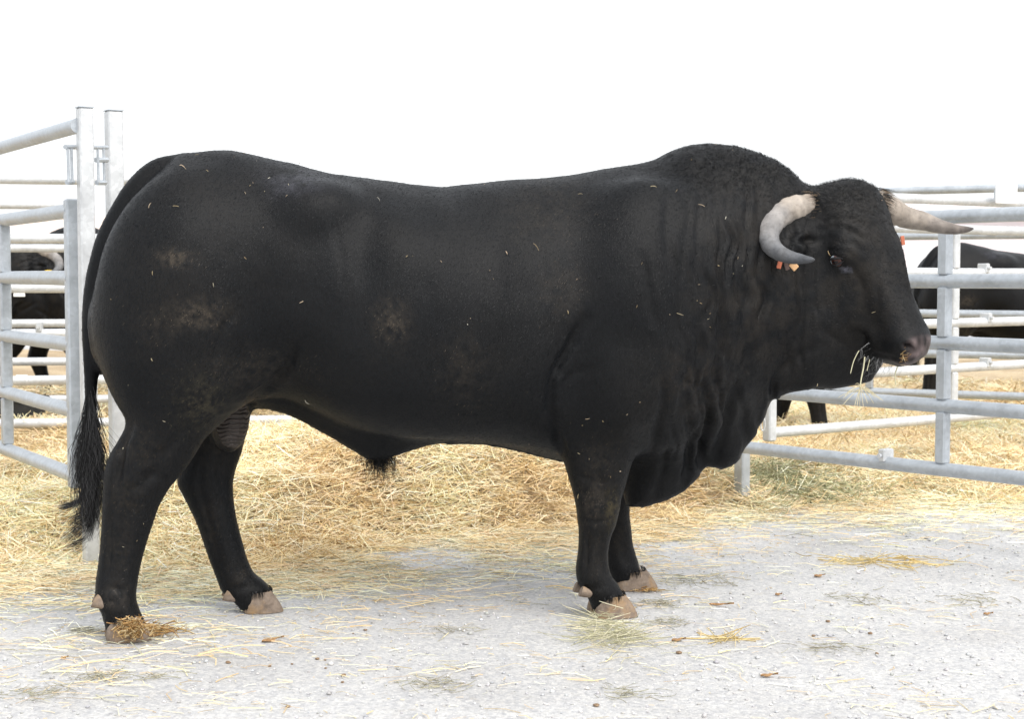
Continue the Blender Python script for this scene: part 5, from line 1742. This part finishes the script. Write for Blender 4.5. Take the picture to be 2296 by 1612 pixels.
def leaf(px, py, L, W, ang, lab):
    n = 9; V, F = [], []; L *= .8; W *= .8
    for i in range(n):
        t = i / (n - 1); w = W * (SIN(math.pi * t ** .8) ** .7) + .0006
        for j in (-1, 0, 1):
            V.append(((t - .5) * L, j * w * .5 * (1 + .25 * SIN(i * 2.3 + j)), .004 + .006 * SIN(3 * t + j) ** 2 + .10 * L * t * t))
    for i in range(n - 1):
        for j in range(2):
            a = i * 3 + j; F.append((a, a + 3, a + 4, a + 1))
    m = len(V); V += [(x, y, z - .0012) for x, y, z in V]; F += [tuple(q + m for q in reversed(f)) for f in list(F)]
    mb = MB(); mb.add(V, F)
    o = mb.build('dry_leaf', M['leaf'], None, angle=60); o.location = on_ground(px, py); o.rotation_euler = (0, 0, ang)
    tag(o, lab, 'leaf', 'dry leaves on the gravel')
leaf(612, 1440, .085, .022, .5, 'curled orange brown leaf on the gravel below the far hind hoof')
leaf(1838, 1295, .055, .022, .3, 'small orange leaf on the thin straw at the right')
leaf(1618, 1361, .10, .012, -.3, 'long brown leaf strip right of the front hooves')
leaf(1522, 1440, .055, .016, .2, 'pale brown leaf right of the hay tuft')
leaf(1746, 1337, .03, .016, .1, 'tiny orange leaf in the middle of the right gravel')
leaf(1725, 1520, .06, .014, .1, 'faint brown leaf low on the right gravel')
leaf(2216, 1381, .04, .012, .1, 'orange leaf near the right edge')
leaf(145, 1480, .03, .012, .8, 'tiny orange leaf on the left gravel')

# bits of straw clinging to the hide
def flecks():
    tri = BQ[:, [0, 1, 2]]
    near = np.where((BN[BQ[:, 0], 1] < -.1) & (BV[BQ[:, 0], 1] < .1))[0]
    n = 70
    pk = near[rng.integers(0, len(near), 3000)]
    wt = np.clip(.15 + vnoise(BV[BQ[pk, 0]], .25, 51) * 1.6, .01, 1) ** 2
    pick = rng.choice(pk, n, replace=False, p=wt / wt.sum())
    P = BV[BQ[pick, 0]]; N = BN[BQ[pick, 0]]
    SP = [(410, 376, .035), (338, 464, .018), (392, 462, .018), (440, 350, .012), (848, 450, .02), (1200, 555, .028), (1300, 438, .014), (1571, 461, .022), (1525, 703, .022), (1466, 420, .02), (676, 680, .012), (1272, 697, .01), (548, 578, .01), (1860, 570, .02), (1962, 700, .014), (340, 610, .012), (1965, 866, .01), (1830, 860, .012), (480, 640, .012), (690, 900, .02), (1320, 936, .014), (1515, 430, .02)]
    idx = [np.argmin(np.hypot(_ppx - x, _ppy - y) + (BN[:, 1] > -.05) * 1e4) for x, y, l in SP]
    P = np.concatenate([P, BV[idx]]); N = np.concatenate([N, BN[idx]])
    L = np.concatenate([rng.uniform(.002, .009, n) * np.where(rng.random(n) < .12, 2.2, 1), [l for *_, l in SP]])
    m = len(P)
    D = rng.normal(0, 1, (m, 3)); D -= N * (D * N).sum(1, keepdims=True); D /= np.linalg.norm(D, axis=1, keepdims=True)
    t = np.linspace(-.5, .5, 4)
    paths = P[:, None] + N[:, None] * .005 + D[:, None] * (L[:, None] * t)[..., None] + (N[:, None] * (L[:, None] * .15 * (1 - 4 * t * t))[..., None])
    paths = B0 + paths[..., 0:1] * UX + paths[..., 1:2] * NX + paths[..., 2:3] * ZX
    cs = PAL[rng.integers(0, len(PAL), m)] * rng.uniform(.25, .75, (m, 1))
    o = stalk_mesh('straw_flecks', list(paths), rng.uniform(.0010, .0024, m), cs, 'straw')
    tag(o, 'tiny bits of straw clinging to the black hide of the bull', 'straw', kind='stuff')
flecks()
